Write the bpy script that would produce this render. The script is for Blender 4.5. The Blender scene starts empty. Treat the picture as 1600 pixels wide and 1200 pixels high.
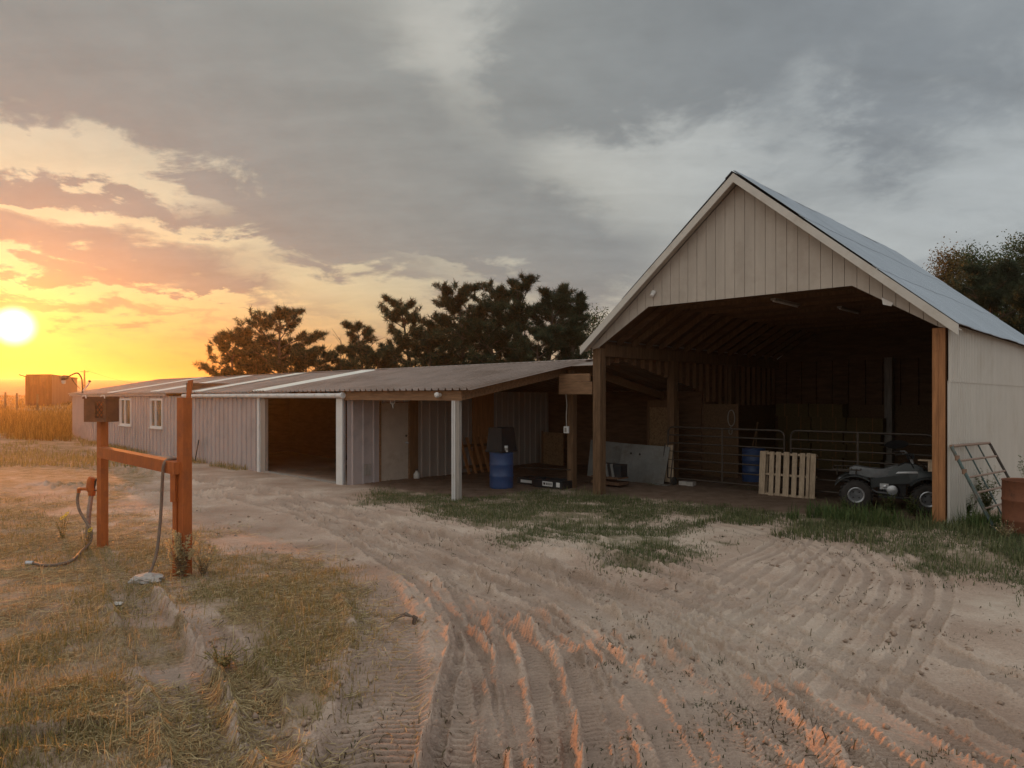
import bpy, math, random
import numpy as np
from mathutils import Vector, Matrix
random.seed(7); RNG = np.random.default_rng(7)
SC = bpy.context.scene; COL = SC.collection
PI = math.pi
F, CX, HY, H = 1100., 800., 620., 2.2           # lens constant of the 1600 px photograph, horizon row, camera height

# ------------------------------------------------------------------ frames
L0 = np.array([1.93, 16.1])
U2 = np.array([.722, -.692]); U2 /= np.linalg.norm(U2); V2 = np.array([-U2[1], U2[0]])
ANG = math.atan2(U2[1], U2[0])
def W(u, v, z=0.):
    p = L0 + U2*u + V2*v
    return Vector((p[0], p[1], z))
def at(px, py, Y): return Vector(((px-CX)/F*Y, Y, H+(HY-py)/F*Y))
def gp(px, py, z=0.):
    Y = F*(H-z)/(py-HY); return ((px-CX)/F*Y, Y)

# ------------------------------------------------------------------ materials
def nodes(m):
    m.use_nodes = True; nt = m.node_tree
    return nt, nt.nodes, nt.links
def mat(name, col, rough=.7, metal=0., var=.25, scale=6., stretch=(1,1,1), bump=.15, bscale=40., col2=None, spec=.3, dirt=None, dscale=1.5):
    m = bpy.data.materials.new(name); nt, N, Lk = nodes(m)
    b = N['Principled BSDF']; b.inputs['Roughness'].default_value = rough; b.inputs['Metallic'].default_value = metal
    b.inputs['Specular IOR Level'].default_value = spec
    tc = N.new('ShaderNodeTexCoord'); mp = N.new('ShaderNodeMapping'); mp.inputs['Scale'].default_value = stretch
    Lk.new(tc.outputs['Object'], mp.inputs['Vector'])
    n = N.new('ShaderNodeTexNoise'); n.inputs['Scale'].default_value = scale; n.inputs['Detail'].default_value = 6; n.inputs['Roughness'].default_value = .65
    Lk.new(mp.outputs['Vector'], n.inputs['Vector'])
    r = N.new('ShaderNodeValToRGB'); e = r.color_ramp.elements
    c2 = col2 or tuple(min(1, c*(1+var)) for c in col); c1 = tuple(c*(1-var) for c in col)
    e[0].position = .3; e[1].position = .72; e[0].color = (*c1, 1); e[1].color = (*c2, 1)
    Lk.new(n.outputs['Fac'], r.inputs['Fac']); out = r.outputs['Color']
    if dirt:
        n2 = N.new('ShaderNodeTexNoise'); n2.inputs['Scale'].default_value = dscale; n2.inputs['Detail'].default_value = 8; n2.inputs['Roughness'].default_value = .7
        Lk.new(tc.outputs['Object'], n2.inputs['Vector'])
        r2 = N.new('ShaderNodeValToRGB'); r2.color_ramp.elements[0].position = .5; r2.color_ramp.elements[1].position = .68
        Lk.new(n2.outputs['Fac'], r2.inputs['Fac'])
        mx = N.new('ShaderNodeMix'); mx.data_type = 'RGBA'; mx.inputs['B'].default_value = (*dirt, 1)
        Lk.new(r2.outputs['Color'], mx.inputs['Factor']); Lk.new(out, mx.inputs['A']); out = mx.outputs['Result']
    Lk.new(out, b.inputs['Base Color'])
    if bump:
        n3 = N.new('ShaderNodeTexNoise'); n3.inputs['Scale'].default_value = bscale; n3.inputs['Detail'].default_value = 4
        Lk.new(mp.outputs['Vector'], n3.inputs['Vector'])
        bp = N.new('ShaderNodeBump'); bp.inputs['Strength'].default_value = bump; bp.inputs['Distance'].default_value = .02
        Lk.new(n3.outputs['Fac'], bp.inputs['Height']); Lk.new(bp.outputs['Normal'], b.inputs['Normal'])
    return m
def leafmat(name, c1, c2, c3, rough=.6, trans=.35):
    m = bpy.data.materials.new(name); nt, N, Lk = nodes(m)
    b = N['Principled BSDF']; b.inputs['Roughness'].default_value = rough; b.inputs['Specular IOR Level'].default_value = .2
    a = N.new('ShaderNodeAttribute'); a.attribute_name = 'tint'
    r = N.new('ShaderNodeValToRGB'); e = r.color_ramp.elements; e[0].color = (*c1, 1); e[1].color = (*c3, 1)
    k = e.new(.5); k.color = (*c2, 1); Lk.new(a.outputs['Fac'], r.inputs['Fac']); Lk.new(r.outputs['Color'], b.inputs['Base Color'])
    t = N.new('ShaderNodeBsdfTranslucent'); Lk.new(r.outputs['Color'], t.inputs['Color'])
    mx = N.new('ShaderNodeMixShader'); mx.inputs[0].default_value = trans
    Lk.new(b.outputs[0], mx.inputs[1]); Lk.new(t.outputs[0], mx.inputs[2]); Lk.new(mx.outputs[0], N['Material Output'].inputs['Surface'])
    return m
M = {}
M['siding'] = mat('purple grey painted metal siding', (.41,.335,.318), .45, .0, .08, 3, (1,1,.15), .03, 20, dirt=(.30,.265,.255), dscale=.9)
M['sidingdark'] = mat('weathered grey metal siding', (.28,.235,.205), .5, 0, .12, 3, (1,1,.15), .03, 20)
M['roofmetal'] = mat('weathered galvanised roof', (.30,.225,.185), .34, .65, .22, 1.2, (1,1,1), .04, 15, dirt=(.20,.14,.105), dscale=.5)
M['skylight'] = mat('fibreglass skylight panel', (.72,.68,.60), .4, 0, .1, 2, bump=.02)
M['barnroof'] = mat('galvanised barn roof', (.30,.32,.345), .33, .7, .14, 1.5, (.25,1,1), .03, 12)
M['cap'] = mat('dark ridge cap', (.12,.12,.13), .5, .4, .2)
M['gable'] = mat('tan panel siding', (.42,.358,.305), .7, 0, .13, 2.2, (1,1,.2), .08, 60, dirt=(.36,.30,.25), dscale=1.2)
M['trim'] = mat('off white trim', (.53,.485,.435), .6, 0, .08, 4, bump=.05, dirt=(.43,.375,.32), dscale=2)
M['white'] = mat('white paint', (.66,.63,.61), .5, 0, .06, 4, bump=.03, dirt=(.6,.55,.5), dscale=2.5)
M['cream'] = mat('cream corrugated wall', (.54,.485,.425), .5, .1, .06, 2, (1,1,.2), .03, 20, dirt=(.49,.43,.365), dscale=1.1)
M['post'] = mat('orange brown timber', (.33,.145,.06), .75, 0, .35, 3, (8,8,.6), .3, 30)
M['wood'] = mat('brown timber', (.135,.075,.04), .8, 0, .4, 3, (6,6,.7), .3, 30)
M['woodbeam'] = mat('brown beam', (.21,.115,.062), .8, 0, .4, 3, (.7,6,6), .3, 30)
M['greywood'] = mat('weathered grey timber', (.29,.255,.225), .8, 0, .35, 4, (8,8,.6), .3, 40)
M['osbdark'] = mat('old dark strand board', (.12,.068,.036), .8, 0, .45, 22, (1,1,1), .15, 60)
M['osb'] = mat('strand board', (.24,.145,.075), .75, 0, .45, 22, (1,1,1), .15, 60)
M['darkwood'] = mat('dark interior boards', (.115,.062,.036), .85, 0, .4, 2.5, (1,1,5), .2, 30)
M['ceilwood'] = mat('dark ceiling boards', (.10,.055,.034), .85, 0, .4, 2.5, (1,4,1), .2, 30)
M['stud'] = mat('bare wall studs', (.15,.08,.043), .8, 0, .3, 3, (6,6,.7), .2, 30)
M['palletwood'] = mat('pale pallet wood', (.40,.295,.205), .8, 0, .3, 5, (9,9,.8), .3, 40, dirt=(.28,.2,.14), dscale=4)
M['rust'] = mat('rust red painted steel', (.37,.093,.022), .65, .0, .22, 5, (3,3,1), .12, 50, dirt=(.27,.075,.025), dscale=5)
M['rustdrum'] = mat('rusted drum steel', (.20,.075,.04), .75, .2, .35, 5, bump=.2, bscale=40, dirt=(.12,.05,.03), dscale=5)
M['darksteel'] = mat('dark tube steel', (.06,.045,.036), .5, .3, .3, 8, bump=.05)
M['greengate'] = mat('dark green gate tube', (.065,.09,.083), .5, .3, .25, 8, bump=.05, dirt=(.17,.12,.09), dscale=6)
M['palegate'] = mat('worn rusty gate tube', (.27,.165,.115), .5, .3, .25, 8, bump=.05, dirt=(.25,.15,.09), dscale=6)
M['galv'] = mat('dull galvanised sheet', (.20,.195,.185), .5, .4, .25, 3, bump=.05, dirt=(.13,.11,.09), dscale=1.6)
M['blue'] = mat('blue plastic', (.03,.062,.155), .45, 0, .15, 4, bump=.03, spec=.4)
M['black'] = mat('black plastic', (.018,.018,.02), .5, 0, .3, 6, bump=.05)
M['atvbody'] = mat('dusty dark green plastic', (.026,.031,.033), .4, 0, .25, 6, bump=.03, spec=.5)
M['rubber'] = mat('dusty rubber', (.035,.03,.028), .9, 0, .35, 12, bump=.3, bscale=80)
M['alloy'] = mat('bare alloy', (.50,.50,.52), .35, .7, .15, 8, bump=.05)
M['darkalloy'] = mat('dull dark alloy', (.13,.13,.135), .5, .5, .3, 8, bump=.05)
M['seat'] = mat('worn seat vinyl', (.14,.14,.145), .4, 0, .3, 8, bump=.05)
M['hose'] = mat('old rubber hose', (.16,.115,.085), .6, 0, .25, 8, bump=.05)
M['pipe'] = mat('galvanised pipe', (.34,.28,.24), .5, .3, .25, 6, bump=.05, dirt=(.25,.13,.07), dscale=8)
M['crate'] = mat('brown milk crate', (.13,.05,.022), .6, 0, .3, 8, bump=.05)
M['doorpaint'] = mat('dirty beige door', (.42,.335,.27), .55, 0, .1, 3, bump=.04, dirt=(.33,.26,.20), dscale=2)
M['glass'] = mat('dusty window pane', (.10,.085,.06), .12, 0, .25, 2, bump=.0, spec=.8)
M['rock'] = mat('pale concrete lump', (.36,.32,.29), .85, 0, .25, 14, bump=.5, bscale=30)
M['bark'] = mat('pine bark', (.10,.068,.05), .9, 0, .4, 6, (2,2,.5), .5, 20)
M['deadwood'] = mat('bare grey twigs', (.17,.13,.10), .9, 0, .3, 6)
M['container'] = mat('rusty red container steel', (.13,.035,.012), .6, .1, .25, 2, (1,1,.3), .05, dirt=(.2,.07,.035), dscale=.8)
M['containerside'] = mat('faded container side', (.17,.085,.06), .6, .1, .15, 2, (1,1,.3), .05)
M['dryleaf'] = leafmat('dry straw grass', (.24,.165,.08), (.42,.31,.155), (.60,.48,.27), trans=.4)
M['weed'] = leafmat('yellow green weeds', (.18,.15,.055), (.29,.235,.09), (.45,.35,.15), trans=.45)
M['farweed'] = leafmat('dark ochre field weeds', (.12,.06,.012), (.24,.125,.025), (.40,.23,.06), trans=.35)
M['grass'] = leafmat('short green grass', (.07,.085,.035), (.125,.14,.06), (.23,.205,.10), trans=.35)
M['plant'] = leafmat('green weed leaves', (.045,.075,.025), (.085,.125,.04), (.16,.17,.06), trans=.35)
M['stem'] = mat('dry weed stems', (.16,.14,.06), .8, var=.3)
M['flower'] = leafmat('yellow petals', (.75,.48,.03), (.8,.55,.05), (.85,.62,.1), trans=.4)
M['needle'] = leafmat('pine needles', (.020,.028,.014), (.035,.048,.022), (.065,.075,.035), trans=.18)
M['leaf'] = leafmat('broad leaves', (.025,.045,.016), (.05,.08,.028), (.095,.12,.045), trans=.35)
M['goldleaf'] = leafmat('turning golden leaves', (.06,.05,.018), (.12,.09,.03), (.18,.125,.04), trans=.35)

# ------------------------------------------------------------------ mesh building
ROOTM = {}
class MB:
    def __init__(s): s.v = []; s.f = []
    def add(s, vs, fs):
        o = len(s.v); s.v += [Vector(p) for p in vs]; s.f += [tuple(i+o for i in f) for f in fs]; return s
    def hexa(s, a, b):            # two matching quads
        return s.add(list(a)+list(b), [(0,1,2,3),(7,6,5,4),(0,4,5,1),(1,5,6,2),(2,6,7,3),(3,7,4,0)])
    def box(s, lo, hi, T=None):
        x0,y0,z0 = lo; x1,y1,z1 = hi
        a = [(x0,y0,z0),(x0,y1,z0),(x1,y1,z0),(x1,y0,z0)]; b = [(x0,y0,z1),(x0,y1,z1),(x1,y1,z1),(x1,y0,z1)]
        if T: a = [T(*p) for p in a]; b = [T(*p) for p in b]
        return s.hexa(a, b)
    def beam(s, p, q, w, h, up=(0,0,1)):
        p, q = Vector(p), Vector(q); d = (q-p).normalized(); sd = d.cross(Vector(up))
        if sd.length < 1e-4: sd = d.cross(Vector((1,0,0)))
        sd.normalize(); u = sd.cross(d).normalized(); sd *= w/2; u *= h/2
        return s.hexa([p-sd-u, p+sd-u, p+sd+u, p-sd+u], [q-sd-u, q+sd-u, q+sd+u, q-sd+u])
    def tube(s, pts, r, n=8, caps=True):
        pts = [Vector(p) for p in pts]; m = len(pts); rs = r if isinstance(r, (list, tuple)) else [r]*m
        o = len(s.v); ref = None
        for i, p in enumerate(pts):
            d = (pts[min(i+1,m-1)]-pts[max(i-1,0)]).normalized()
            if ref is None: ref = Vector((0,0,1)) if abs(d.z) < .9 else Vector((1,0,0))
            a = d.cross(ref); a.normalize(); b = a.cross(d).normalized(); ref = b
            for k in range(n):
                t = 2*PI*k/n; s.v.append(p+(a*math.cos(t)+b*math.sin(t))*rs[i])
        for i in range(m-1):
            for k in range(n):
                k2 = (k+1) % n; s.f.append((o+i*n+k, o+i*n+k2, o+(i+1)*n+k2, o+(i+1)*n+k))
        if caps: s.f.append(tuple(o+k for k in range(n))[::-1]); s.f.append(tuple(o+(m-1)*n+k for k in range(n)))
        return s
    def lathe(s, prof, c=(0,0,0), axis=(0,0,1), n=24, caps=True):   # prof: (radius, height) list
        ax = Vector(axis).normalized(); a = ax.cross(Vector((0,0,1)) if abs(ax.z) < .9 else Vector((1,0,0))).normalized(); b = ax.cross(a)
        o = len(s.v); c = Vector(c)
        for r, h in prof:
            for k in range(n):
                t = 2*PI*k/n; s.v.append(c+ax*h+(a*math.cos(t)+b*math.sin(t))*r)
        for i in range(len(prof)-1):
            for k in range(n):
                k2 = (k+1) % n; s.f.append((o+i*n+k, o+i*n+k2, o+(i+1)*n+k2, o+(i+1)*n+k))
        if caps and prof[0][0] > 1e-4: s.f.append(tuple(o+k for k in range(n))[::-1])
        if caps and prof[-1][0] > 1e-4: s.f.append(tuple(o+(len(prof)-1)*n+k for k in range(n)))
        return s
    def prism(s, poly, d):        # polygon of 3-D points pushed along d
        d = Vector(d); n = len(poly); vs = [Vector(p) for p in poly]; vs += [p+d for p in vs]
        return s.add(vs, [tuple(range(n))[::-1], tuple(range(n, 2*n))]+[(i,(i+1)%n,n+(i+1)%n,n+i) for i in range(n)])
    def sheet(s, prof, P0, dx, dn, dl, back=.0):   # open profile (x, n) swept along dl; thin closed shell when back > 0
        dx, dn, dl = Vector(dx), Vector(dn), Vector(dl); P0 = Vector(P0); o = len(s.v); n = len(prof)
        for off in ((0, -back) if back else (0,)):
            for x, y in prof:
                s.v.append(P0+dx*x+dn*(y+off)); s.v.append(P0+dx*x+dn*(y+off)+dl)
        for i in range(n-1):
            a = o+2*i; s.f.append((a, a+2, a+3, a+1))
            if back: b = a+2*n; s.f.append((b, b+1, b+3, b+2)); s.f.append((a, b, b+2, a+2)); s.f.append((a+1, a+3, b+3, b+1))
        if back:
            for a in (o, o+2*(n-1)): s.f.append((a, a+1, a+1+2*n, a+2*n))
        return s
    def build(s, name, m, parent=None, smooth=False, flat=False):
        me = bpy.data.meshes.new(name)
        vs = s.v
        if parent is not None and parent.name in ROOTM: inv = ROOTM[parent.name].inverted(); vs = [inv @ p for p in vs]
        me.from_pydata([tuple(p) for p in vs], [], s.f); me.validate()
        import bmesh
        bm = bmesh.new(); bm.from_mesh(me); bmesh.ops.recalc_face_normals(bm, faces=bm.faces); bm.to_mesh(me); bm.free()
        if smooth:
            me.polygons.foreach_set('use_smooth', [True]*len(me.polygons))
            try: me.set_sharp_from_angle(angle=math.radians(40))
            except Exception: pass
        me.materials.append(m)
        o = bpy.data.objects.new(name, me); COL.objects.link(o)
        if parent is not None:
            o.parent = parent
            if parent.name in ROOTM: ROOTM[o.name] = ROOTM[parent.name]
        return o
def tag(o, label=None, cat=None, group=None, kind=None):
    for k, x in (('label',label),('category',cat),('group',group),('kind',kind)):
        if x: o[k] = x
    return o
def thing(name, label, cat, loc=(0,0,0), rz=0., group=None):
    o = bpy.data.objects.new(name, None); COL.objects.link(o); o.location = loc; o.rotation_euler = (0,0,rz)
    o.empty_display_size = .2
    ROOTM[o.name] = Matrix.Translation(Vector(loc)) @ Matrix.Rotation(rz, 4, 'Z')
    return tag(o, label, cat, group)
def copy_thing(src, loc, rz, label, group=None):
    def cp(o, par):
        c = o.copy(); COL.objects.link(c); c.parent = par
        for ch in [x for x in bpy.data.objects if x.parent == o]: cp(ch, c)
        return c
    r = cp(src, None); r.location = loc; r.rotation_euler = (0,0,rz); r['label'] = label
    if group: r['group'] = group
    return r
def npmesh(name, verts, faces_flat, loop_tot, m, parent=None, attrs=None, smooth=False):
    me = bpy.data.meshes.new(name); nv = len(verts); nf = len(loop_tot)
    me.vertices.add(nv); me.vertices.foreach_set('co', np.asarray(verts, np.float32).ravel())
    me.loops.add(len(faces_flat)); me.loops.foreach_set('vertex_index', np.asarray(faces_flat, np.int32))
    me.polygons.add(nf); ls = np.concatenate([[0], np.cumsum(loop_tot)[:-1]]).astype(np.int32)
    me.polygons.foreach_set('loop_start', ls); me.polygons.foreach_set('loop_total', np.asarray(loop_tot, np.int32))
    if smooth: me.polygons.foreach_set('use_smooth', np.ones(nf, bool))
    for k, a in (attrs or {}).items():
        at_ = me.attributes.new(k, 'FLOAT', 'POINT'); at_.data.foreach_set('value', np.asarray(a, np.float32))
    me.update(); me.validate(); me.materials.append(m)
    o = bpy.data.objects.new(name, me); COL.objects.link(o)
    if parent is not None: o.parent = parent
    return o

# ------------------------------------------------------------------ terrain
def hash2(i, j, s):
    n = (i.astype(np.int64)*374761393 + j.astype(np.int64)*668265263 + s*144665) & 0x7fffffff
    n = ((n ^ (n >> 13))*1274126177) & 0x7fffffff
    return ((n ^ (n >> 16)) & 0xffff)/65535.
def vnoise(x, y, s=0):
    i = np.floor(x); j = np.floor(y); fx = x-i; fy = y-j; fx = fx*fx*(3-2*fx); fy = fy*fy*(3-2*fy)
    a = hash2(i,j,s); b = hash2(i+1,j,s); c = hash2(i,j+1,s); d = hash2(i+1,j+1,s)
    return (a+(b-a)*fx)*(1-fy)+(c+(d-c)*fx)*fy-.5
def fbm(x, y, sc, oct=4, s=0, g=.5):
    t = 0; a = 1
    for k in range(oct): t = t+a*vnoise(x*sc+17.3*k, y*sc-9.1*k, s+k); sc *= 2.03; a *= g
    return t
def sstep(a, b, x):
    t = np.clip((x-a)/(b-a), 0, 1); return t*t*(3-2*t)
def terrain(x, y):
    r = np.hypot(x, y)
    z = .04*np.clip(r-33, 0, 27)+.0262*np.clip(r-60, 0, 440)
    z = z+.6*fbm(x, y, .01, 3, 5)*sstep(60, 200, r)
    d = np.stack([x-L0[0], y-L0[1]]); u = d[0]*U2[0]+d[1]*U2[1]; v = d[0]*V2[0]+d[1]*V2[1]
    z = z+.13*np.exp(-((u-7.6)**2+(v+.8)**2)/5.)-.07*np.exp(-((u+8)**2/60.+(v+1)**2/14.))
    return z
TRACKS = []   # (points, half width, depth, berm, tread pitch, tread amplitude, chevron)
def track(px, w, depth, berm, pitch, amp, chev, off=0.):
    P = np.array([gp(*p) for p in px])
    t = np.concatenate([[0], np.cumsum(np.hypot(*np.diff(P, axis=0).T))]); n = max(8, int(t[-1]/.15)); tt = np.linspace(0, t[-1], n)
    Q = np.stack([np.interp(tt, t, P[:,0]), np.interp(tt, t, P[:,1])], 1)
    for _ in range(6): Q[1:-1] = (Q[:-2]+2*Q[1:-1]+Q[2:])/4
    if off:
        d = np.gradient(Q, axis=0); d /= np.linalg.norm(d, axis=1)[:,None]; Q = Q+off*np.stack([-d[:,1], d[:,0]], 1)
    TRACKS.append((Q, w/2, depth, berm, pitch, amp, chev))
track([(515,1330),(575,1190),(600,1080),(612,1000),(600,945),(565,905)], .62, .035, .03, .075, .013, .15)
track([(690,1330),(705,1190),(722,1100),(742,1020),(735,965),(690,925)], .30, .05, .05, .075, .010, .2)
track([(850,1330),(818,1170),(802,1070),(770,990),(700,905),(640,870),(560,835),(480,800),(430,782)], .17, .03, .03, .042, .009, .5)
track([(890,1330),(872,1200),(862,1110),(848,1040),(800,985),(740,940)], .22, .05, .05, .06, .010, .4)
track([(770,1330),(772,1180),(762,1080),(735,1000),(670,920),(600,875),(520,830),(440,795)], .17, .03, .025, .042, .008, .5)
track([(970,1330),(950,1200),(930,1100),(905,1030),(850,985),(770,945)], .24, .055, .05, .06, .008, .3)
track([(1240,1290),(1130,1130),(1060,1045),(960,975),(850,915),(740,870),(620,830),(500,795),(440,778)], .26, .03, .035, .05, .005, .3)
track([(1330,1260),(1190,1110),(1080,1010),(980,955),(880,905),(770,862),(650,824),(520,788)], .22, .03, .035, .05, .005, .3)
track([(1110,1290),(1035,1130),(985,1055),(900,1000),(800,950),(700,900),(600,855),(480,812)], .24, .035, .035, .05, .005, .3)
track([(1400,1330),(1290,1200),(1180,1080),(1090,1000),(1000,955)], .2, .03, .03, .05, .006, .4)
track([(1700,1220),(1480,1100),(1330,1030),(1180,960),(1050,905),(930,865),(800,835),(650,800),(520,772)], .22, .02, .02, .055, .009, .5)
track([(1700,1220),(1480,1100),(1330,1030),(1180,960),(1050,905),(930,865),(800,835),(650,800),(520,772)], .22, .02, .02, .055, .008, .5, .95)
track([(1800,1180),(1600,1075),(1420,1000),(1250,945),(1100,890),(960,850),(820,822)], .3, .02, .02, .06, .006, .4)
for k, o in enumerate((-.5,-.32,-.12,.1,.3,.55,.8,1.05)):
    track([(1255,1090),(1330,1010),(1390,950),(1405,900),(1350,862),(1260,832),(1150,806),(1040,788)], .11, .012, .009, .05, .003, .2, o)
for k, o in enumerate((-.6,-.3,0,.25,.5)):
    track([(1000,1010),(1090,960),(1180,905),(1240,868),(1280,838)], .1, .010, .008, .05, .003, .2, o)
for k, o in enumerate((0,.3,.55)):
    track([(1080,1160),(1085,1080),(1110,1010),(1160,965),(1240,930)], .11, .012, .009, .05, .003, .2, o)
track([(840,1330),(806,1180),(778,1080),(745,1000),(690,930)], .10, .025, .03, .042, .010, .5)
track([(660,1330),(672,1200),(690,1110),(712,1040),(716,985)], .12, .03, .035, .06, .010, .3)
track([(905,1330),(893,1200),(884,1110),(868,1040)], .10, .03, .035, .05, .008, .3)
track([(1010,1330),(985,1190),(955,1090),(925,1020),(870,965),(790,915)], .13, .025, .03, .05, .008, .4)
track([(1160,1290),(1085,1140),(1025,1050),(935,985),(840,930)], .12, .022, .028, .045, .007, .4)
track([(1290,1290),(1165,1120),(1075,1030),(980,965),(870,908),(760,866)], .11, .02, .025, .045, .007, .4)
track([(1480,1330),(1350,1200),(1230,1090),(1120,1010),(1010,950),(900,900)], .14, .02, .025, .05, .008, .5)
track([(1700,1290),(1540,1190),(1400,1110),(1260,1030),(1120,965),(990,912)], .16, .018, .022, .05, .009, .5)
for k, o in enumerate((-.75,-.45,-.2,.15,.4,.7)):
    track([(1240,1290),(1130,1130),(1060,1045),(960,975),(850,915),(740,870),(620,830),(500,795),(440,778)], .09, .012, .016, .045, .004, .3, o)
track([(640,862),(700,880),(770,910),(850,935)], .36, .07, .05, .1, .004, .2)
track([(780,862),(860,885),(950,925),(1040,960)], .34, .06, .05, .1, .004, .2)
track([(880,850),(960,878),(1060,905),(1120,930)], .4, .05, .05, .1, .004, .2)
track([(200,920),(225,965),(260,1020),(300,1090),(330,1200),(350,1330)], .42, .05, .05, .08, .006, .2)
track([(300,960),(340,1000),(400,1080),(430,1200)], .3, .035, .04, .08, .006, .2)
track([(-100,1180),(60,1165),(200,1150)], .35, .04, .05, .075, .018, .3)
track([(430,770),(330,752),(200,735),(60,725)], .5, .05, .05, .1, .004, .1)
track([(430,790),(330,775),(200,760),(40,755)], .5, .05, .05, .1, .004, .1)
track([(560,790),(420,765),(300,745),(150,715),(0,700)], .4, .05, .05, .1, .004, .1)
def relief(x, y, both=False):
    z = np.zeros_like(x); flat = np.zeros_like(x); loose_lit = np.zeros_like(x)
    warp = .05*fbm(x, y, 1.3, 3, 31)
    for Q, hw, dep, berm, pitch, amp, chev in TRACKS:
        R = hw*2.6+.1
        m = (x > Q[:,0].min()-R) & (x < Q[:,0].max()+R) & (y > Q[:,1].min()-R) & (y < Q[:,1].max()+R)
        idx = np.nonzero(m)[0]
        if len(idx) == 0: continue
        X = x[idx]; Y = y[idx]; best = np.full(len(idx), 9e9); S = np.zeros(len(idx)); T = np.zeros(len(idx)); acc = 0.
        for a, b in zip(Q[:-1], Q[1:]):
            d = b-a; L = np.hypot(*d)
            sel = np.nonzero((X > min(a[0],b[0])-R) & (X < max(a[0],b[0])+R) & (Y > min(a[1],b[1])-R) & (Y < max(a[1],b[1])+R))[0]
            if len(sel):
                rx = X[sel]-a[0]; ry = Y[sel]-a[1]; t = np.clip((rx*d[0]+ry*d[1])/(L*L), 0, 1)
                dx = rx-t*d[0]; dy = ry-t*d[1]; D = np.hypot(dx, dy); better = D < best[sel]
                q = sel[better]; best[q] = D[better]; S[q] = (np.sign(d[0]*ry-d[1]*rx)*D)[better]; T[q] = (acc+t*L)[better]
            acc += L
        end = sstep(0, .35, T)*sstep(0, .35, acc-T)
        S = S+warp[idx]; a_ = np.abs(S)
        cr = fbm(X, Y, 16, 3, 21, .65); c2_ = fbm(X, Y, 4.5, 2, 9)
        fade = end*(.5+1.0*np.clip(fbm(X, Y, .8, 3, 77)+.5, 0, 1))
        S = S+.05*hw/.1*0+(.018*cr); a_ = np.abs(S)
        inside = 1-sstep(hw*.82, hw*1.08, a_)
        bw_ = np.clip(hw*.26, .022, .06)
        ber = np.exp(-((a_-hw*1.22)/bw_)**2)*np.clip(.75+1.5*c2_+.9*cr, .05, 2.)
        ph = T/pitch+chev*a_/pitch+.25*fbm(X, Y, 6, 2, 3)
        tr = np.clip(np.sin(2*PI*ph)*1.8, -1, 1)*np.clip(.75+1.2*fbm(X, Y, 1.6, 2, 8)+.25*cr, .08, 1)
        tin = 1-sstep(hw*.95, hw*1.6, a_)
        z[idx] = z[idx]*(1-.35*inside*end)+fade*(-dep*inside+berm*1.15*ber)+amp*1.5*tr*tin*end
        flat[idx] = np.maximum(flat[idx], inside*end); loose_lit[idx] = np.maximum(loose_lit[idx]*(1-.6*inside*end), np.exp(-((a_-hw*1.3)/(bw_*1.3))**2)*fade)
    near = 1-sstep(16, 30, np.hypot(x, y))
    rough = .05*fbm(x, y, .5, 3, 11)+.020*fbm(x, y, 3., 3, 12)*(1-.7*flat)+(.016*fbm(x, y, 11., 4, 13, .62)+.012*np.abs(fbm(x, y, 26., 2, 19)))*(1-.55*flat)*np.clip(.6+1.6*fbm(x, y, .9, 2, 14), .15, 1.4)
    far = .10*fbm(x, y, .35, 4, 15)*sstep(16, 30, np.hypot(x, y))
    return (z+near*rough+far, flat*near, loose_lit*near) if both else z+near*rough+far
def inpoly(px, py, poly):
    c = np.zeros(px.shape, bool); n = len(poly)
    for i in range(n):
        x0, y0 = poly[i]; x1, y1 = poly[(i+1) % n]
        if y0 == y1: continue
        k = ((y0 > py) != (y1 > py)) & (px < (x1-x0)*(py-y0)/(y1-y0)+x0); c ^= k
    return c
DRY = [(-900,765),(60,780),(200,800),(330,850),(480,885),(600,905),(592,940),(540,1000),(500,1060),(420,1075),(380,1050),(330,960),(250,935),(190,920),(180,940),(215,1000),(262,1100),(300,1210),(300,1500),(-900,1500)]
DRY2 = [(0,690),(60,680),(112,690),(250,745),(200,770),(100,760),(0,775),(-900,790),(-900,690)]
THIN = [(300,1060),(520,1060),(510,1200),(330,1200)]
GREEN = [(570,772),(640,762),(760,752),(940,758),(1180,780),(1330,790),(1470,798),(1620,815),(1900,850),(1900,990),(1600,935),(1500,893),(1395,872),(1330,842),(1200,826),(1060,806),(1010,800),(960,806),(1000,825),(1090,846),(1100,858),(1030,866),(930,846),(840,832),(760,812),(650,796)]
def topx(x, y, z=0):
    Y = np.maximum(y, .05); return CX+F*x/Y, HY+F*(H-z)/Y
def masks(x, y):
    px, py = topx(x, y); n = fbm(x, y, 1.1, 4, 41); jx = px+260*n*np.clip(4/np.maximum(y,1), .1, 1); jy = py+160*fbm(x, y, 1.3, 4, 42)*np.clip(5/np.maximum(y,1), .12, 1)
    fr = y > .3
    dry = (inpoly(jx, jy, DRY) | inpoly(jx, jy, DRY2)) & fr
    thin = inpoly(jx, jy, THIN) & fr
    grn = inpoly(jx, jy, GREEN) & fr
    d0 = x-L0[0]; d1 = y-L0[1]; u = d0*U2[0]+d1*U2[1]; v = d0*V2[0]+d1*V2[1]
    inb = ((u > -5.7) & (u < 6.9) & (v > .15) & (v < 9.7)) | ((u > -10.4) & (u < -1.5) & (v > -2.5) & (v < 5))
    return dry, thin, grn, inb
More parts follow.
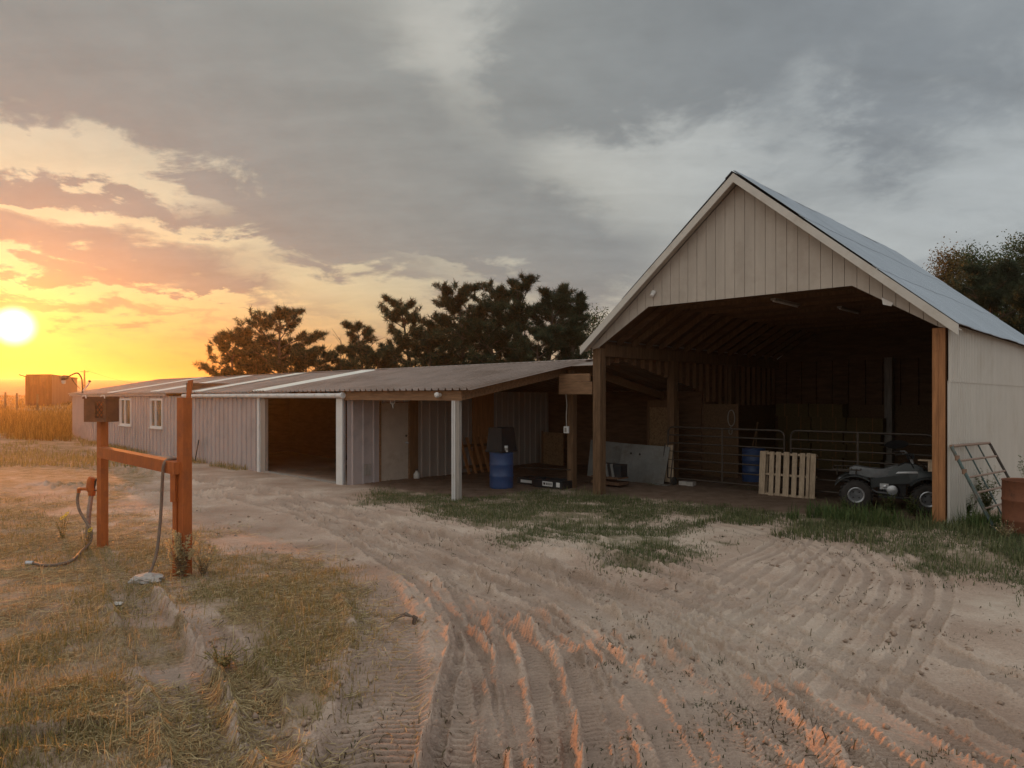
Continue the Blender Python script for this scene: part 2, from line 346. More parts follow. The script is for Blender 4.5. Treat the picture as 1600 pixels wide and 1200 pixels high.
def build_ground():
    an = np.radians(np.concatenate([np.linspace(-180, -46, 50, endpoint=False), np.linspace(-46, -41, 14, endpoint=False), np.linspace(-41, 41, 1150, endpoint=False), np.linspace(41, 46, 14, endpoint=False), np.linspace(46, 180, 50, endpoint=False)]))
    iy = np.linspace(1/3.4, 1/15.5, 780)
    rr = np.concatenate([[.15,.5,1,1.5,2,2.4,2.8,3.1], 1/iy, 15.5+np.cumsum(np.linspace(.06, .5, 90)), np.geomspace(42, 900, 60)])
    A, R = np.meshgrid(an, rr); x = (R*np.sin(A)).ravel(); y = (R*np.cos(A)).ravel()
    z = terrain(x, y); k = np.nonzero(np.hypot(x, y) < 60)[0]; rz_, rf_, rl_ = relief(x[k], y[k], True); z[k] += rz_; rut = np.zeros_like(x); rut[k] = rf_; loose_lit = np.zeros_like(x); loose_lit[k] = rl_; pxx, pyy = topx(x, y); pale = np.where(y > 1, np.exp(-((pxx-985)/190)**2-((pyy-838)/26)**2)+np.exp(-((pxx-1590)/90)**2-((pyy-950)/22)**2)+.6*np.exp(-((pxx-1150)/260)**2-((pyy-1000)/70)**2), 0.)
    d0 = x-L0[0]; d1 = y-L0[1]; u = d0*U2[0]+d1*U2[1]; v = d0*V2[0]+d1*V2[1]
    dry, thin, grn, inb = masks(x, y)
    nr, na = A.shape
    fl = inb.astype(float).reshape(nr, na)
    org = np.where(dry, 1., np.where(thin, .35, 0.)); r = np.hypot(x, y); org = np.where((r > 36), 1., org)
    def blur(a):
        a = a.reshape(nr, na)
        for _ in range(3):
            a = (np.roll(a,1,1)+a*2+np.roll(a,-1,1))/4; b = a.copy(); b[1:-1] = (a[:-2]+2*a[1:-1]+a[2:])/4; a = b
        return a.ravel()
    i = np.arange(nr-1)[:,None]*na; j = np.arange(na)[None,:]; j2 = (j+1) % na
    q = np.stack([i+j, i+j2, i+na+j2, i+na+j], -1).reshape(-1, 4)
    c = len(x); tri = np.stack([np.full(na, c), (np.arange(na)+1) % na, np.arange(na)], 1)
    vs = np.concatenate([np.stack([x,y,z],1), [[0,0,float(terrain(np.array([0.]),np.array([0.]))[0])]]])
    m = bpy.data.materials.new('sandy dirt yard'); nt, N, Lk = nodes(m); b = N['Principled BSDF']; b.inputs['Roughness'].default_value = .95; b.inputs['Specular IOR Level'].default_value = .1
    tc = N.new('ShaderNodeTexCoord')
    def noise(sc, det=6, ro=.6, st=None):
        n = N.new('ShaderNodeTexNoise'); n.inputs['Scale'].default_value = sc; n.inputs['Detail'].default_value = det; n.inputs['Roughness'].default_value = ro
        if st:
            mp = N.new('ShaderNodeMapping'); mp.inputs['Scale'].default_value = st; Lk.new(tc.outputs['Object'], mp.inputs['Vector']); Lk.new(mp.outputs['Vector'], n.inputs['Vector'])
        else: Lk.new(tc.outputs['Object'], n.inputs['Vector'])
        return n.outputs['Fac']
    def ramp(fac, *stops):
        r_ = N.new('ShaderNodeValToRGB'); e = r_.color_ramp.elements
        e[0].position, e[1].position = stops[0][0], stops[-1][0]; e[0].color = (*stops[0][1],1); e[1].color = (*stops[-1][1],1)
        for p, c_ in stops[1:-1]: k_ = e.new(p); k_.color = (*c_,1)
        Lk.new(fac, r_.inputs['Fac']); return r_.outputs['Color']
    def mix(fac, a, b_):
        x_ = N.new('ShaderNodeMix'); x_.data_type = 'RGBA'
        for s_, k_ in ((fac,'Factor'),(a,'A'),(b_,'B')):
            if isinstance(s_, tuple): x_.inputs[k_].default_value = (*s_,1)
            else: Lk.new(s_, x_.inputs[k_])
        return x_.outputs['Result']
    sand = ramp(noise(.8), (.33,(.34,.235,.18)), (.52,(.44,.325,.258)), (.68,(.56,.44,.36)))
    fine = ramp(noise(45, 3), (.35,(.86,.84,.82)), (.65,(1.08,1.06,1.04)))
    mm = N.new('ShaderNodeMix'); mm.data_type = 'RGBA'; mm.blend_type = 'MULTIPLY'; mm.inputs['Factor'].default_value = 1; Lk.new(sand, mm.inputs['A']); Lk.new(fine, mm.inputs['B'])
    spots = ramp(noise(9, 5, .7), (.60,(0,0,0)), (.70,(1,1,1)))
    col = mix(spots, mm.outputs['Result'], (.27,.195,.145))
    for an_, fac_, c_ in (('rut', .7, (.29,.215,.17)), ('loose_lit', .4, (.56,.43,.345)), ('pale', .75, (.60,.50,.405))):  # rut and berm soil tones also carry track shading in the colour
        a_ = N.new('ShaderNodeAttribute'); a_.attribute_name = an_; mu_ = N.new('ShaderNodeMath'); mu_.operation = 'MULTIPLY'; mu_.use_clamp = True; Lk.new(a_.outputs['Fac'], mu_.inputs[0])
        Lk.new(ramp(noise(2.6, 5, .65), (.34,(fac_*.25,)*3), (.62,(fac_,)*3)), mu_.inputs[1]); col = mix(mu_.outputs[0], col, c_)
    a1 = N.new('ShaderNodeAttribute'); a1.attribute_name = 'organic'
    litter = ramp(noise(30, 5, .75), (.35,(.14,.095,.05)), (.52,(.25,.175,.095)), (.68,(.40,.30,.18)))
    mo = N.new('ShaderNodeMath'); mo.operation = 'MULTIPLY'; Lk.new(a1.outputs['Fac'], mo.inputs[0]); Lk.new(ramp(noise(2.4, 6, .7), (.36,(.2,.2,.2)), (.56,(.97,.97,.97))), mo.inputs[1])
    col = mix(mo.outputs[0], col, litter)
    a3 = N.new('ShaderNodeAttribute'); a3.attribute_name = 'green'; n3_ = noise(2.2, 4); mu = N.new('ShaderNodeMath'); mu.operation = 'MULTIPLY'; Lk.new(a3.outputs['Fac'], mu.inputs[0]); Lk.new(ramp(n3_, (.36,(0,0,0)), (.55,(.85,.85,.85))), mu.inputs[1])
    col = mix(mu.outputs[0], col, ramp(noise(25, 4), (.35,(.10,.09,.05)), (.65,(.19,.155,.09))))
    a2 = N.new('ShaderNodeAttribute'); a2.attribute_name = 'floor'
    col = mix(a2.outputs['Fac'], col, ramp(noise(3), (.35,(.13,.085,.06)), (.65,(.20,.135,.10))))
    Lk.new(col, b.inputs['Base Color'])
    bp = N.new('ShaderNodeBump'); bp.inputs['Strength'].default_value = .7; bp.inputs['Distance'].default_value = .03
    add = N.new('ShaderNodeMath'); add.operation = 'ADD'; Lk.new(noise(60, 4), add.inputs[0]); Lk.new(noise(18, 4), add.inputs[1])
    Lk.new(add.outputs[0], bp.inputs['Height']); Lk.new(bp.outputs['Normal'], b.inputs['Normal'])
    o = npmesh('ground', vs, np.concatenate([q.ravel(), tri.ravel()]), [4]*len(q)+[3]*len(tri), m, attrs={'organic': np.append(blur(org),0), 'floor': np.append(blur(fl.ravel()),0), 'rut': np.append(rut,0), 'loose_lit': np.append(loose_lit,0), 'pale': np.append(pale,0), 'green': np.append(blur(grn.astype(float)),0)}, smooth=True)
    tag(o, kind='structure')
build_ground()
def gz(x, y):
    x = np.atleast_1d(np.asarray(x, float)); y = np.atleast_1d(np.asarray(y, float)); return terrain(x, y)+relief(x, y)
def g1(x, y): return float(gz(x, y)[0])

def ribs(length, pitch, h, w=.03, top=.02):
    p = []; n = int(length/pitch); pitch = length/n
    for i in range(n):
        x = i*pitch; p += [(x,0),(x+pitch/2-w-top/2,0),(x+pitch/2-top/2,h),(x+pitch/2+top/2,h),(x+pitch/2+w-0+top/2,0)]
    return p+[(length,0)]
# ------------------------------------------------------------------ barn
TH = ANG
barn = thing('open_barn', 'tall open-fronted pole barn with tan gable siding and a steep metal roof', 'barn', W(0,0,0), TH)
BW, BD, AP, SL = 6.95, 9.8, 6.38, .85
OPEN = [(-.12,3.28),(0.09,3.33),(1.40,4.135),(5.54,4.135),(6.86,3.33),(7.07,3.28)]
def open_z(u): return float(np.interp(u, [p[0] for p in OPEN], [p[1] for p in OPEN]))
def top_z(u): return AP-SL*abs(u-BW/2)+.0
g = MB(); bw = .2045; u0 = -.1
edges = [u0+bw*k for k in range(36)]
for a in edges:
    b = min(a+bw-.008, BW+.1)
    if a >= BW+.05: break
    br = [a]+[p for p in (1.40, 5.54, .09, 6.86, BW/2) if a < p < b]+[b]; br.sort()
    bot = [(p, open_z(p)) for p in br]; tp = [(p, top_z(p)) for p in br]
    poly = bot+tp[::-1]
    for i in range(len(br)-1):
        g.prism([W(br[i], -.02, bot[i][1]), W(br[i+1], -.02, bot[i+1][1]), W(br[i+1], -.02, tp[i+1][1]), W(br[i], -.02, tp[i][1])], W(0,.02,0)-W(0,0,0))
g.build('gable_siding', M['gable'], barn)
g = MB()
us = sorted(set([-.08, .09, 1.4, BW/2, 5.54, 6.86, BW+.08]))
for a, b in zip(us[:-1], us[1:]):
    g.prism([W(a, .003, open_z(a)+.01), W(b, .003, open_z(b)+.01), W(b, .003, top_z(b)-.02), W(a, .003, top_z(a)-.02)], W(0,.03,0)-W(0,0,0))
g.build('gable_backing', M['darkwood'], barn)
# roof: two corrugated slopes
def corr(length, pitch, amp, seg=6):
    n = int(length/pitch*seg); return [(length*i/n, amp*math.sin(2*PI*i/seg)) for i in range(n+1)]
nl = math.hypot(1, SL)
def slope_dirs(sg): return (W(sg/nl,0,0)-W(0,0,0)) + Vector((0,0,-SL/nl)), (W(sg*SL/nl,0,0)-W(0,0,0))+Vector((0,0,1/nl))
RO = .30
for sg in (-1, 1):
    dl, dn = slope_dirs(sg); Ls = (BW/2+.24)*nl
    r = MB(); rr_ = random.Random(3+sg)
    ph = [rr_.uniform(0, 6) for _ in range(4)]
    for cse in range(3):
        prof = [(x, y+.006*math.sin(x*1.3+ph[0])+.004*math.sin(x*2.9+ph[1])+.002*math.sin(x*7.3+ph[2])) for x, y in corr(BD+.6, .07, .009)]
        a_, b_ = Ls*cse/3, Ls*(cse+1)/3+(.12 if cse < 2 else 0)
        r.sheet(prof, W(BW/2, -RO, AP+.12)+dl*a_+dn*(.016*(2-cse)), W(0,1,0)-W(0,0,0), dn, dl*(b_-a_)-dn*.006, .004)
    r.build('roof', M['barnroof'], barn)
c = MB()
for sg in (-1, 1):
    dl, dn = slope_dirs(sg)
    p = W(BW/2, -RO-.02, AP+.125)+dn*.02; q = W(BW/2, BD+.32, AP+.125)+dn*.02
    c.hexa([p, p+dl*.18, p+dl*.18+dn*.01, p+dn*.01], [q, q+dl*.18, q+dl*.18+dn*.01, q+dn*.01])
c.build('ridge_cap', M['cap'], barn)
for sg in (-1, 1):       # rake boards and soffits
    dl, dn = slope_dirs(sg); Ls = (BW/2+.24)*nl
    for v in (-RO, BD+.28):
        t = MB(); p = W(BW/2, v, AP+.105); q = p+dl*Ls; dv = W(0,.035,0)-W(0,0,0); dz = Vector((0,0,-.17))
        t.hexa([p, p+dz, p+dz+dv, p+dv], [q, q+dz, q+dz+dv, q+dv]); t.build('rake_board', M['trim'], barn)
    t = MB(); p = W(BW/2, -RO+.035, AP+.02); q = p+dl*Ls; dv = W(0,RO-.06,0)-W(0,0,0); dz = Vector((0,0,.012))
    t.hexa([p, p+dz, p+dz+dv, p+dv], [q, q+dz, q+dz+dv, q+dv]); t.build('soffit', M['gable'], barn)
# posts of the barn
def post(u, v, w, z0, z1, m, name='post', d=None):
    p = MB(); d = d or w; p.box((u-w/2, v-d/2, z0), (u+w/2, v+d/2, z1), W); return p.build(name, m, barn)
post(0, .11, .21, -.25, 3.31, M['wood'])
p = MB(); p.box((6.86, .0, -.2), (6.95, .15, 3.31), W); p.box((6.765, .004, -.2), (6.857, .146, 3.31), W); p.box((6.80,-.012,2.95),(6.87,-.001,3.22), W); p.build('post', M['post'], barn)
p = MB(); p.box((6.76, .16, -.2), (6.94, .34, 3.3), W); p.build('post', M['wood'], barn)
post(0, 3.3, .2, -.25, 3.15, M['wood']); post(0, 6.5, .2, -.25, 3.15, M['wood'])
post(3.46, 9.55, .2, -.2, 3.35, M['greywood'])
# right wall (corrugated sheets in two lifts)
w = MB(); pr = ribs(BD, .125, .024, .014, .045)
w.sheet(pr, W(6.985, 0.0, -.2), W(0,1,0)-W(0,0,0), W(1,0,0)-W(0,0,0), Vector((0,0,2.66)), .003)
w.build('wall', M['cream'], barn)
w = MB(); w.sheet(pr, W(6.998, 0.0, 2.44), W(0,1,0)-W(0,0,0), W(1,0,0)-W(0,0,0), Vector((0,0,.93)), .003)
w.build('wall', M['cream'], barn)
w = MB(); w.box((6.955, .35, -.2), (6.97, 9.8, 3.3), W)
for k in range(15): w.box((6.85, .5+.62*k, -.2), (6.955, .54+.62*k, 3.3), W)
w.build('inner_wall', M['osbdark'], barn)
# back wall
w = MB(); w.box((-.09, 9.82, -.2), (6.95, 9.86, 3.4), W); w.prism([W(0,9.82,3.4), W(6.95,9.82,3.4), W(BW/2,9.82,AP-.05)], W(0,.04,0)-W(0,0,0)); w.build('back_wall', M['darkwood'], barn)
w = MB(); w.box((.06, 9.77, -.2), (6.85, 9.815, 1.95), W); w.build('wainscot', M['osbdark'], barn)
for k in range(14):
    s = MB(); s.box((.3+.48*k, 9.72, 1.96), (.34+.48*k, 9.815, 3.32), W); s.build('stud', M['darkwood'], barn)
# left wall: sheathing above the low roof line, then down to the floor at the back
w = MB()
lowr = lambda v: 3.09-.183*abs(v-1.1)-.02
vs_ = [.25, 1.1, 3.4, 5.05]
for a, b in zip(vs_[:-1], vs_[1:]):
    w.prism([W(-.09,a,lowr(a)), W(-.09,b,lowr(b)), W(-.09,b,3.4), W(-.09,a,3.4)], W(.02,0,0)-W(0,0,0))
w.box((-.09, 5.75, -.2), (-.07, 9.87, 3.4), W); w.box((-.045,.25,3.38),(-.02,9.87,3.49),W); w.box((-.09, 5.05, 1.9), (-.07, 5.75, 3.4), W); w.box((-.09, 4.98, 1.9), (-.07, 5.05, 2.4), W)
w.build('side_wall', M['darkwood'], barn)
w = MB(); w.box((-.06, 5.78, -.2), (-.035, 9.75, 1.93), W); w.build('wainscot', M['osbdark'], barn)
for k in range(26):
    v = .45+.365*k
    if abs(v-3.3) < .15 or abs(v-6.5) < .15: continue
    zb = max(lowr(v)-.02, 0) if v < 5.05 else (2.06 if v < 5.75 else 1.94)
    s = MB(); s.box((-.068, v, zb), (.03, v+.045, 3.12), W); s.build('stud', M['stud'], barn)
b = MB(); b.box((-.07, .22, 3.13), (.09, 9.8, 3.4), W); b.build('header_beam', M['wood'], barn)
b = MB(); b.box((6.82, .35, 3.13), (6.95, 9.8, 3.4), W); b.build('header_beam', M['darkwood'], barn)
# inner frames that follow the opening's outline, and the ceiling boards over them
for k in range(16):
    v = .14+.62*k; s = MB()
    prof = [(.02,3.36),(1.40,4.20),(5.55,4.20),(6.93,3.36)]
    for (a, za), (b_, zb) in zip(prof[:-1], prof[1:]):
        s.hexa([W(a,v,za), W(a,v,za+.16), W(a,v+.045,za+.16), W(a,v+.045,za)], [W(b_,v,zb), W(b_,v,zb+.16), W(b_,v+.045,zb+.16), W(b_,v+.045,zb)])
    s.build('rafter', (M['stud'], M['darkwood'], M['wood'], M['darkwood'])[k % 4], barn)  # rafter tones alternate to stand in for the shadow lines between them
s = MB()
prof = [(0,3.50),(1.38,4.365),(5.57,4.365),(6.95,3.50)]
for (a, za), (b_, zb) in zip(prof[:-1], prof[1:]):
    s.hexa([W(a,.05,za+.02), W(a,.05,za+.04), W(b_,.05,zb+.04), W(b_,.05,zb+.02)], [W(a,9.84,za+.02), W(a,9.84,za+.04), W(b_,9.84,zb+.04), W(b_,9.84,zb+.02)])
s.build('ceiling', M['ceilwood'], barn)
def tube_light(v, u):
    t = thing('ceiling_light', None, 'light', W(u, v, 4.12), TH)
    q = MB(); q.box((u-.05, v, 4.13), (u+.05, v+1.25, 4.17), W); q.build('housing', M['greywood'], t)
    q = MB(); q.tube([W(u,v+.02,4.115), W(u,v+1.22,4.115)], .018, 8); q.build('lamp_tube', M['white'], t, True)
    return t
tag(tube_light(.8, 3.78), 'unlit tube light fixed under the barn ceiling just inside the opening')
tag(tube_light(3.0, 4.3), 'unlit tube light deeper inside the barn, in the dark under the ceiling')
t = thing('flood_light', 'small white lamp on the left slope of the tan gable', 'light', W(1.55,-.02,4.42), TH)
q = MB(); q.lathe([(.035,0),(.05,.02),(.05,.05),(.03,.06)], W(1.55,-.021,4.42), W(0,-1,0)-W(0,0,0), 12); q.build('backplate', M['white'], t, True)
q = MB(); q.lathe([(.0,0),(.035,.01),(.045,.06),(.04,.09),(0,.1)], W(1.55,-.07,4.40), W(0,-.6,0)-W(0,0,0)+Vector((0,0,-.6)), 12); q.build('lamp_head', M['white'], t, True)
q = MB(); q.add([W(6.03,-.03,3.87),W(6.2,-.03,3.75),W(6.2,-.03,3.70),W(6.05,-.03,3.77)], [(0,1,2,3)]).v
q = MB(); q.prism([W(6.02,-.035,3.88),W(6.20,-.035,3.77),W(6.17,-.035,3.72),W(6.04,-.035,3.76)], W(0,.012,0)-W(0,0,0)); tag(q.build('torn_paper', M['white']), 'scrap of white board caught under the gable edge right of the opening', 'scrap')

# ------------------------------------------------------------------ long low shed
shed = thing('long_shed', 'long low shed of grey metal siding with a shallow ribbed metal roof', 'shed', W(-18,-2.9,0), TH)
ZE, ZR, VF, VR, VB = 2.36, 3.09, -2.9, 1.1, 5.1
SS = (ZR-ZE)/(VR-VF); sn = math.hypot(1, SS)
def wallsheet(u0, u1, z0, z1, m, name='front_wall', v=VF, pitch=.31):
    s = MB(); s.sheet(ribs(u1-u0, pitch, .04, .014, .045), W(u0, v, z0), W(1,0,0)-W(0,0,0), W(0,-1,0)-W(0,0,0), Vector((0,0,z1-z0)), .004); return s.build(name, m, shed)
WIN = [(-22.8,-21.55),(-19.32,-18.15)]; WZ = (1.06, 2.08)
wallsheet(-29.9, WIN[0][0], -.3, 2.3, M['siding']); wallsheet(WIN[0][1], WIN[1][0], -.3, 2.3, M['siding']); wallsheet(WIN[1][1], -10.5, -.3, 2.22, M['siding'])
for a, b in WIN: wallsheet(a, b, -.3, WZ[0], M['siding']); wallsheet(a, b, WZ[1], 2.3, M['siding'])
for a, b in WIN:
    fr = MB(); z0, z1 = WZ; v0, v1 = VF-.045, VF+.06
    fr.box((a-.05,v0,z0-.05),(b+.05,v1,z0+.02),W); fr.box((a-.05,v0,z1-.02),(b+.05,v1,z1+.05),W)
    fr.box((a-.05,v0+.003,z0+.02),(a+.03,v1,z1-.02),W); fr.box((b-.03,v0+.003,z0+.02),(b+.05,v1,z1-.02),W)
    mid = a+(b-a)*.42; fr.box((mid-.03,v0+.006,z0+.02),(mid+.03,v1,z1-.02),W)
    f_ = fr.build('window', M['white'], shed)
    s = MB(); s.box((a-.09,VF-.09,z0-.09),(b+.09,VF-.02,z0-.052),W); s.build('sill', M['white'], f_)
    s = MB(); s.box((a,VF+.02,z0),(b,VF+.028,z1),W); s.build('pane', M['glass'], f_)
# end wall at the far left, back wall
w = MB(); w.box((-29.92,VF,-.3),(-29.90,VB,2.3),W); w.prism([W(-29.92,VF,2.3),W(-29.92,VB,2.3),W(-29.92,VR,ZR-.08)], W(.02,0,0)-W(0,0,0)); w.build('end_wall', M['siding'], shed)
w = MB(); w.box((-29.9,VB-.06,-.3),(-.03,VB-.03,2.45),W); w.build('back_wall', M['darkwood'], shed)
w = MB()
for k in range(9): w.box((-5.68,VB-.10,.02+.24*k),(-.1,VB-.065,.24+.24*k),W)
w.build('plank_lining', M['darkwood'], shed)
# wide opening with its jambs
w = MB(); w.box((-10.5,VF-.05,-.25),(-10.38,VF+.12,2.16),W); w.build('jamb', M['white'], shed)
w = MB(); w.box((-10.38,VF+.0,-.25),(-10.1,VF+.1,2.13),W); w.build('jamb', M['sidingdark'], shed)
w = MB(); w.box((-6.14,VF-.06,-.25),(-5.86,VF-.02,2.16),W); w.box((-6.14,VF-.02,-.25),(-5.98,VF+.12,2.16),W); w.build('jamb', M['white'], shed)
w = MB(); w.box((-10.5,VF-.045,2.163),(-5.78,VF+.06,2.22),W); w.build('lintel', M['white'], shed)
w = MB(); w.box((-10.1,VF-.03,-.2),(-6.14,VF+.10,-.015),W); w.build('threshold', M['greywood'], shed)
w = MB(); w.box((-16.2,1.2,-.3),(-5.8,1.24,2.8),W); w.box((-16.2,VF+.1,-.3),(-16.16,1.2,2.7),W); w.build('inner_wall', M['darkwood'], shed)
# wall with the door, facing the barn
DU = -5.72
def sidesheet(v0, v1, z0, z1, m, name='porch_wall'):
    s = MB(); s.sheet(ribs(v1-v0, .26, .035, .014, .04), W(DU, v0, z0), W(0,1,0)-W(0,0,0), W(1,0,0)-W(0,0,0), Vector((0,0,z1-z0)), .004); return s.build(name, m, shed)
def zroof(v): return ZR-SS*abs(v-VR)
sidesheet(VF+.0, -1.92, -.25, 2.3, M['siding']); sidesheet(-1.92, -.90, 2.05, 2.45, M['siding'])
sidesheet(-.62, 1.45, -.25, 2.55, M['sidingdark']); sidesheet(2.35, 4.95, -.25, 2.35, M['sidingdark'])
d = MB(); d.box((DU-.03,-1.86,-.12),(DU+.012,-.96,2.03),W)
dr = d.build('door', M['doorpaint'], shed)
q = MB(); q.lathe([(.0,0),(.03,.005),(.02,.03),(.032,.05),(.03,.075),(0,.085)], W(DU+.012,-1.03,.94), W(1,0,0)-W(0,0,0), 12); q.build('handle', M['alloy'], dr, True)
q = MB(); q.lathe([(.03,0),(.03,.02),(0,.022)], W(DU+.012,-1.03,1.13), W(1,0,0)-W(0,0,0), 12); q.build('deadbolt', M['black'], dr, True)
w = MB(); w.box((DU-.02,-1.92,-.2),(DU+.03,-1.865,2.08),W); w.box((DU-.02,-.955,-.2),(DU+.03,-.90,2.08),W); w.build('door_frame', M['woodbeam'], shed)
w = MB(); w.box((DU-.02,-.895,-.2),(DU+.02,-.62,2.35),W); w.build('door_side_panel', M['wood'], shed)
w = MB(); w.box((DU-.02,1.46,-.2),(DU+.025,2.34,2.5),W); w.build('board_panel', M['post'], shed)
w = MB(); w.box((DU+.021,-2.42,.15),(DU+.045,-2.2,.45),W); w.build('pet_flap', M['greywood'], shed)
# porch beam, rake beam, posts
b = MB(); b.box((-5.77,VF-.05,2.12),(-1.42,VF+.06,2.33),W); b.build('porch_beam', M['woodbeam'], shed)
b = MB(); b.hexa([W(-1.42,VF-.05,2.12),W(-1.33,VF-.05,2.12),W(-1.33,VF-.05,2.33),W(-1.42,VF-.05,2.33)], [W(-1.42,VR,ZR-.26),W(-1.33,VR,ZR-.26),W(-1.33,VR,ZR-.05),W(-1.42,VR,ZR-.05)])
b.hexa([W(-1.42,VB,2.10),W(-1.33,VB,2.10),W(-1.33,VB,2.3),W(-1.42,VB,2.3)], [W(-1.42,VR,ZR-.26),W(-1.33,VR,ZR-.26),W(-1.33,VR,ZR-.05),W(-1.42,VR,ZR-.05)])
b.build('rake_beam', M['woodbeam'], shed)
for k in range(11):
    uu = -5.5+.43*k; b = MB()
    if uu > -1.45: break
    b.hexa([W(uu,VF+.07,2.17),W(uu+.05,VF+.07,2.17),W(uu+.05,VF+.07,2.32),W(uu,VF+.07,2.32)], [W(uu,VR,ZR-.2),W(uu+.05,VR,ZR-.2),W(uu+.05,VR,ZR-.05),W(uu,VR,ZR-.05)])
    b.build('porch_rafter', M['wood'], shed)
p = MB(); p.box((-1.60,VF-.03,-.3),(-1.42,VF+.04,2.12),W); p.build('post', M['greywood'], shed)
p = MB(); p.box((-1.63,VF-.06,-.3),(-1.602,VF+.0,2.12),W); p.box((-1.575,VF-.05,-.3),(-1.545,VF-.031,2.12),W); p.build('post_trim', M['white'], shed)
p = MB(); p.box((-1.20,.42,-.3),(-1.03,.58,2.85),W); p.build('post', M['wood'], shed)
# roofs
def roofsheet(u0, u1, side, m, prof, name='roof', lift=0., l0=0., l1=1.):
    s = MB(); sg = -1 if side == 'front' else 1
    dl = (W(0,sg/sn,0)-W(0,0,0))+Vector((0,0,-SS/sn)); dn = (W(0,sg*SS/sn,0)-W(0,0,0))+Vector((0,0,1/sn)); Ls = (VR-VF+.16)*sn
    p0 = W(u0, VR, ZR+lift)+dl*Ls*l0
    s.sheet(prof, p0, W(1,0,0)-W(0,0,0), dn, dl*Ls*(l1-l0), .004); return s.build(name, m, shed)
roofsheet(-30.1, -9.05, 'front', M['roofmetal'], ribs(21.05, .225, .04, .022, .022))
roofsheet(-9.1, -.92, 'front', M['roofmetal'], ribs(8.18, .225, .05, .022, .022), lift=.012)
roofsheet(-30.1, -.92, 'back', M['roofmetal'], ribs(29.18, .3, .028))
roofsheet(-.915, -.1, 'back', M['roofmetal'], ribs(.815, .3, .028), l0=.02)
s = MB(); dlv = [W(-.915,VR,ZR),W(-.1,VR,ZR),W(-.1,.25,zroof(.25)),W(-.915,.25,zroof(.25))]; s.prism(dlv, (0,0,.01)); s.build('roof', M['roofmetal'], shed)
for a, b, l0, l1 in ((-10.75,-9.95,.03,.985),(-15.2,-14.3,.03,.985),(-19.6,-18.75,.03,.95),(-24.3,-23.4,.03,.985)):
    roofsheet(a, b, 'front', M['skylight'], corr(b-a, .17, .013), 'skylight', .046, l0, l1)
s = MB()
for sg in (-1, 1):
    dl = (W(0,sg/sn,0)-W(0,0,0))+Vector((0,0,-SS/sn)); a = W(-30.15,VR,ZR+.05); b = W(-.9,VR,ZR+.05)
    s.hexa([a, a+dl*.16, a+dl*.16+Vector((0,0,.008)), a+Vector((0,0,.008))], [b, b+dl*.16, b+dl*.16+Vector((0,0,.008)), b+Vector((0,0,.008))])
s.build('ridge_cap', M['roofmetal'], shed)
s = MB(); s.box((-30.0,VF-.10,2.23),(-17.6,VF-.04,2.33),W); s.build('fascia', M['siding'], shed)
s = MB(); s.box((-14.9,VF-.08,2.285),(-8.6,VF-.05,2.345),W); s.build('fascia', M['siding'], shed)
# white gutter pipe with its straps
gt = MB(); gt.tube([W(-15.9,VF-.13,2.235), W(-5.72,VF-.13,2.235)], .06, 14); gt_o = gt.build('gutter', M['white'], shed, True)
e = MB(); e.tube([W(-5.76,VF-.13,2.235), W(-5.70,VF-.13,2.235)], .078, 14); e.build('end_cap', M['white'], gt_o, True)
for k in range(20):
    uu = -15.6+.505*k; s = MB()
    pts = [W(uu+.10, VF-.05, 2.33), W(uu+.07, VF-.11, 2.305), W(uu+.03, VF-.185, 2.265), W(uu, VF-.19, 2.22), W(uu-.02, VF-.17, 2.18)]
    for a, b in zip(pts[:-1], pts[1:]): s.beam(a, b, .03, .006)
    s.build('strap', M['white'], gt_o)

# box of planks between the shed's end post and the barn's corner post
t = thing('plank_header', 'pale plank box nailed between the two posts beside the barn opening', 'plank box', W(-.6,.0,2.26), TH)
q = MB(); q.box((-1.12,.0,2.26),(-.13,.06,2.55),W); q.build('plank', M['woodbeam'], t)
q = MB(); q.box((-1.12,.004,2.555),(-.2,.06,2.74),W); q.build('plank', M['woodbeam'], t)
t = thing('power_outlet', 'white outlet box hanging on a cable below the plank box', 'outlet', W(-1.0,.12,1.40), TH)
q = MB(); q.box((-1.05,.10,1.33),(-.93,.16,1.49),W); q.build('outlet_box', M['white'], t)
q = MB(); q.box((-1.02,.092,1.36),(-.96,.0995,1.46),W); q.build('socket_plate', M['greywood'], t)
q = MB(); q.tube([W(-.98,.12,1.49),W(-.985,.115,1.75),W(-.96,.11,2.0),W(-.98,.10,2.26)], .012, 6); q.build('cable', M['greywood'], t, True)
t = thing('light_bulb', 'round white bulb on the porch beam', 'lamp', W(-2.0,VF-.06,2.23), TH)
q = MB(); q.lathe([(.04,0),(.045,.02),(.03,.045)], W(-2.0,VF-.051,2.24), W(0,-1,0)-W(0,0,0), 12); q.build('lamp_base', M['trim'], t, True)
q = MB(); q.lathe([(.028,0),(.055,.03),(.062,.06),(.05,.095),(0,.115)], W(-2.0,VF-.096,2.24), W(0,-1,0)-W(0,0,0), 14); q.build('bulb', M['white'], t, True)
t = thing('hanging_hook', 'pale forked hook hanging under the porch beam before the door', 'hook', W(-4.1,VF+.2,2.1), TH)
q = MB(); c0 = W(-4.0,VF+.15,2.12)
q.tube([c0, c0+Vector((0,0,-.09))], .006, 6)
q.tube([c0+Vector((-.05,0,.0)), c0+Vector((-.045,0,-.07)), c0+Vector((0,0,-.11)), c0+Vector((.045,0,-.07)), c0+Vector((.05,0,0))], .012, 6)
q.tube([c0+Vector((0,0,-.11)), c0+Vector((.01,0,-.2))], [.018,.008], 6)
q.build('hook', M['trim'], t, True)
t = thing('white_jug', 'small white round jug on the ground right of the beige door', 'jug', W(-5.6,-.75,-.06), TH)
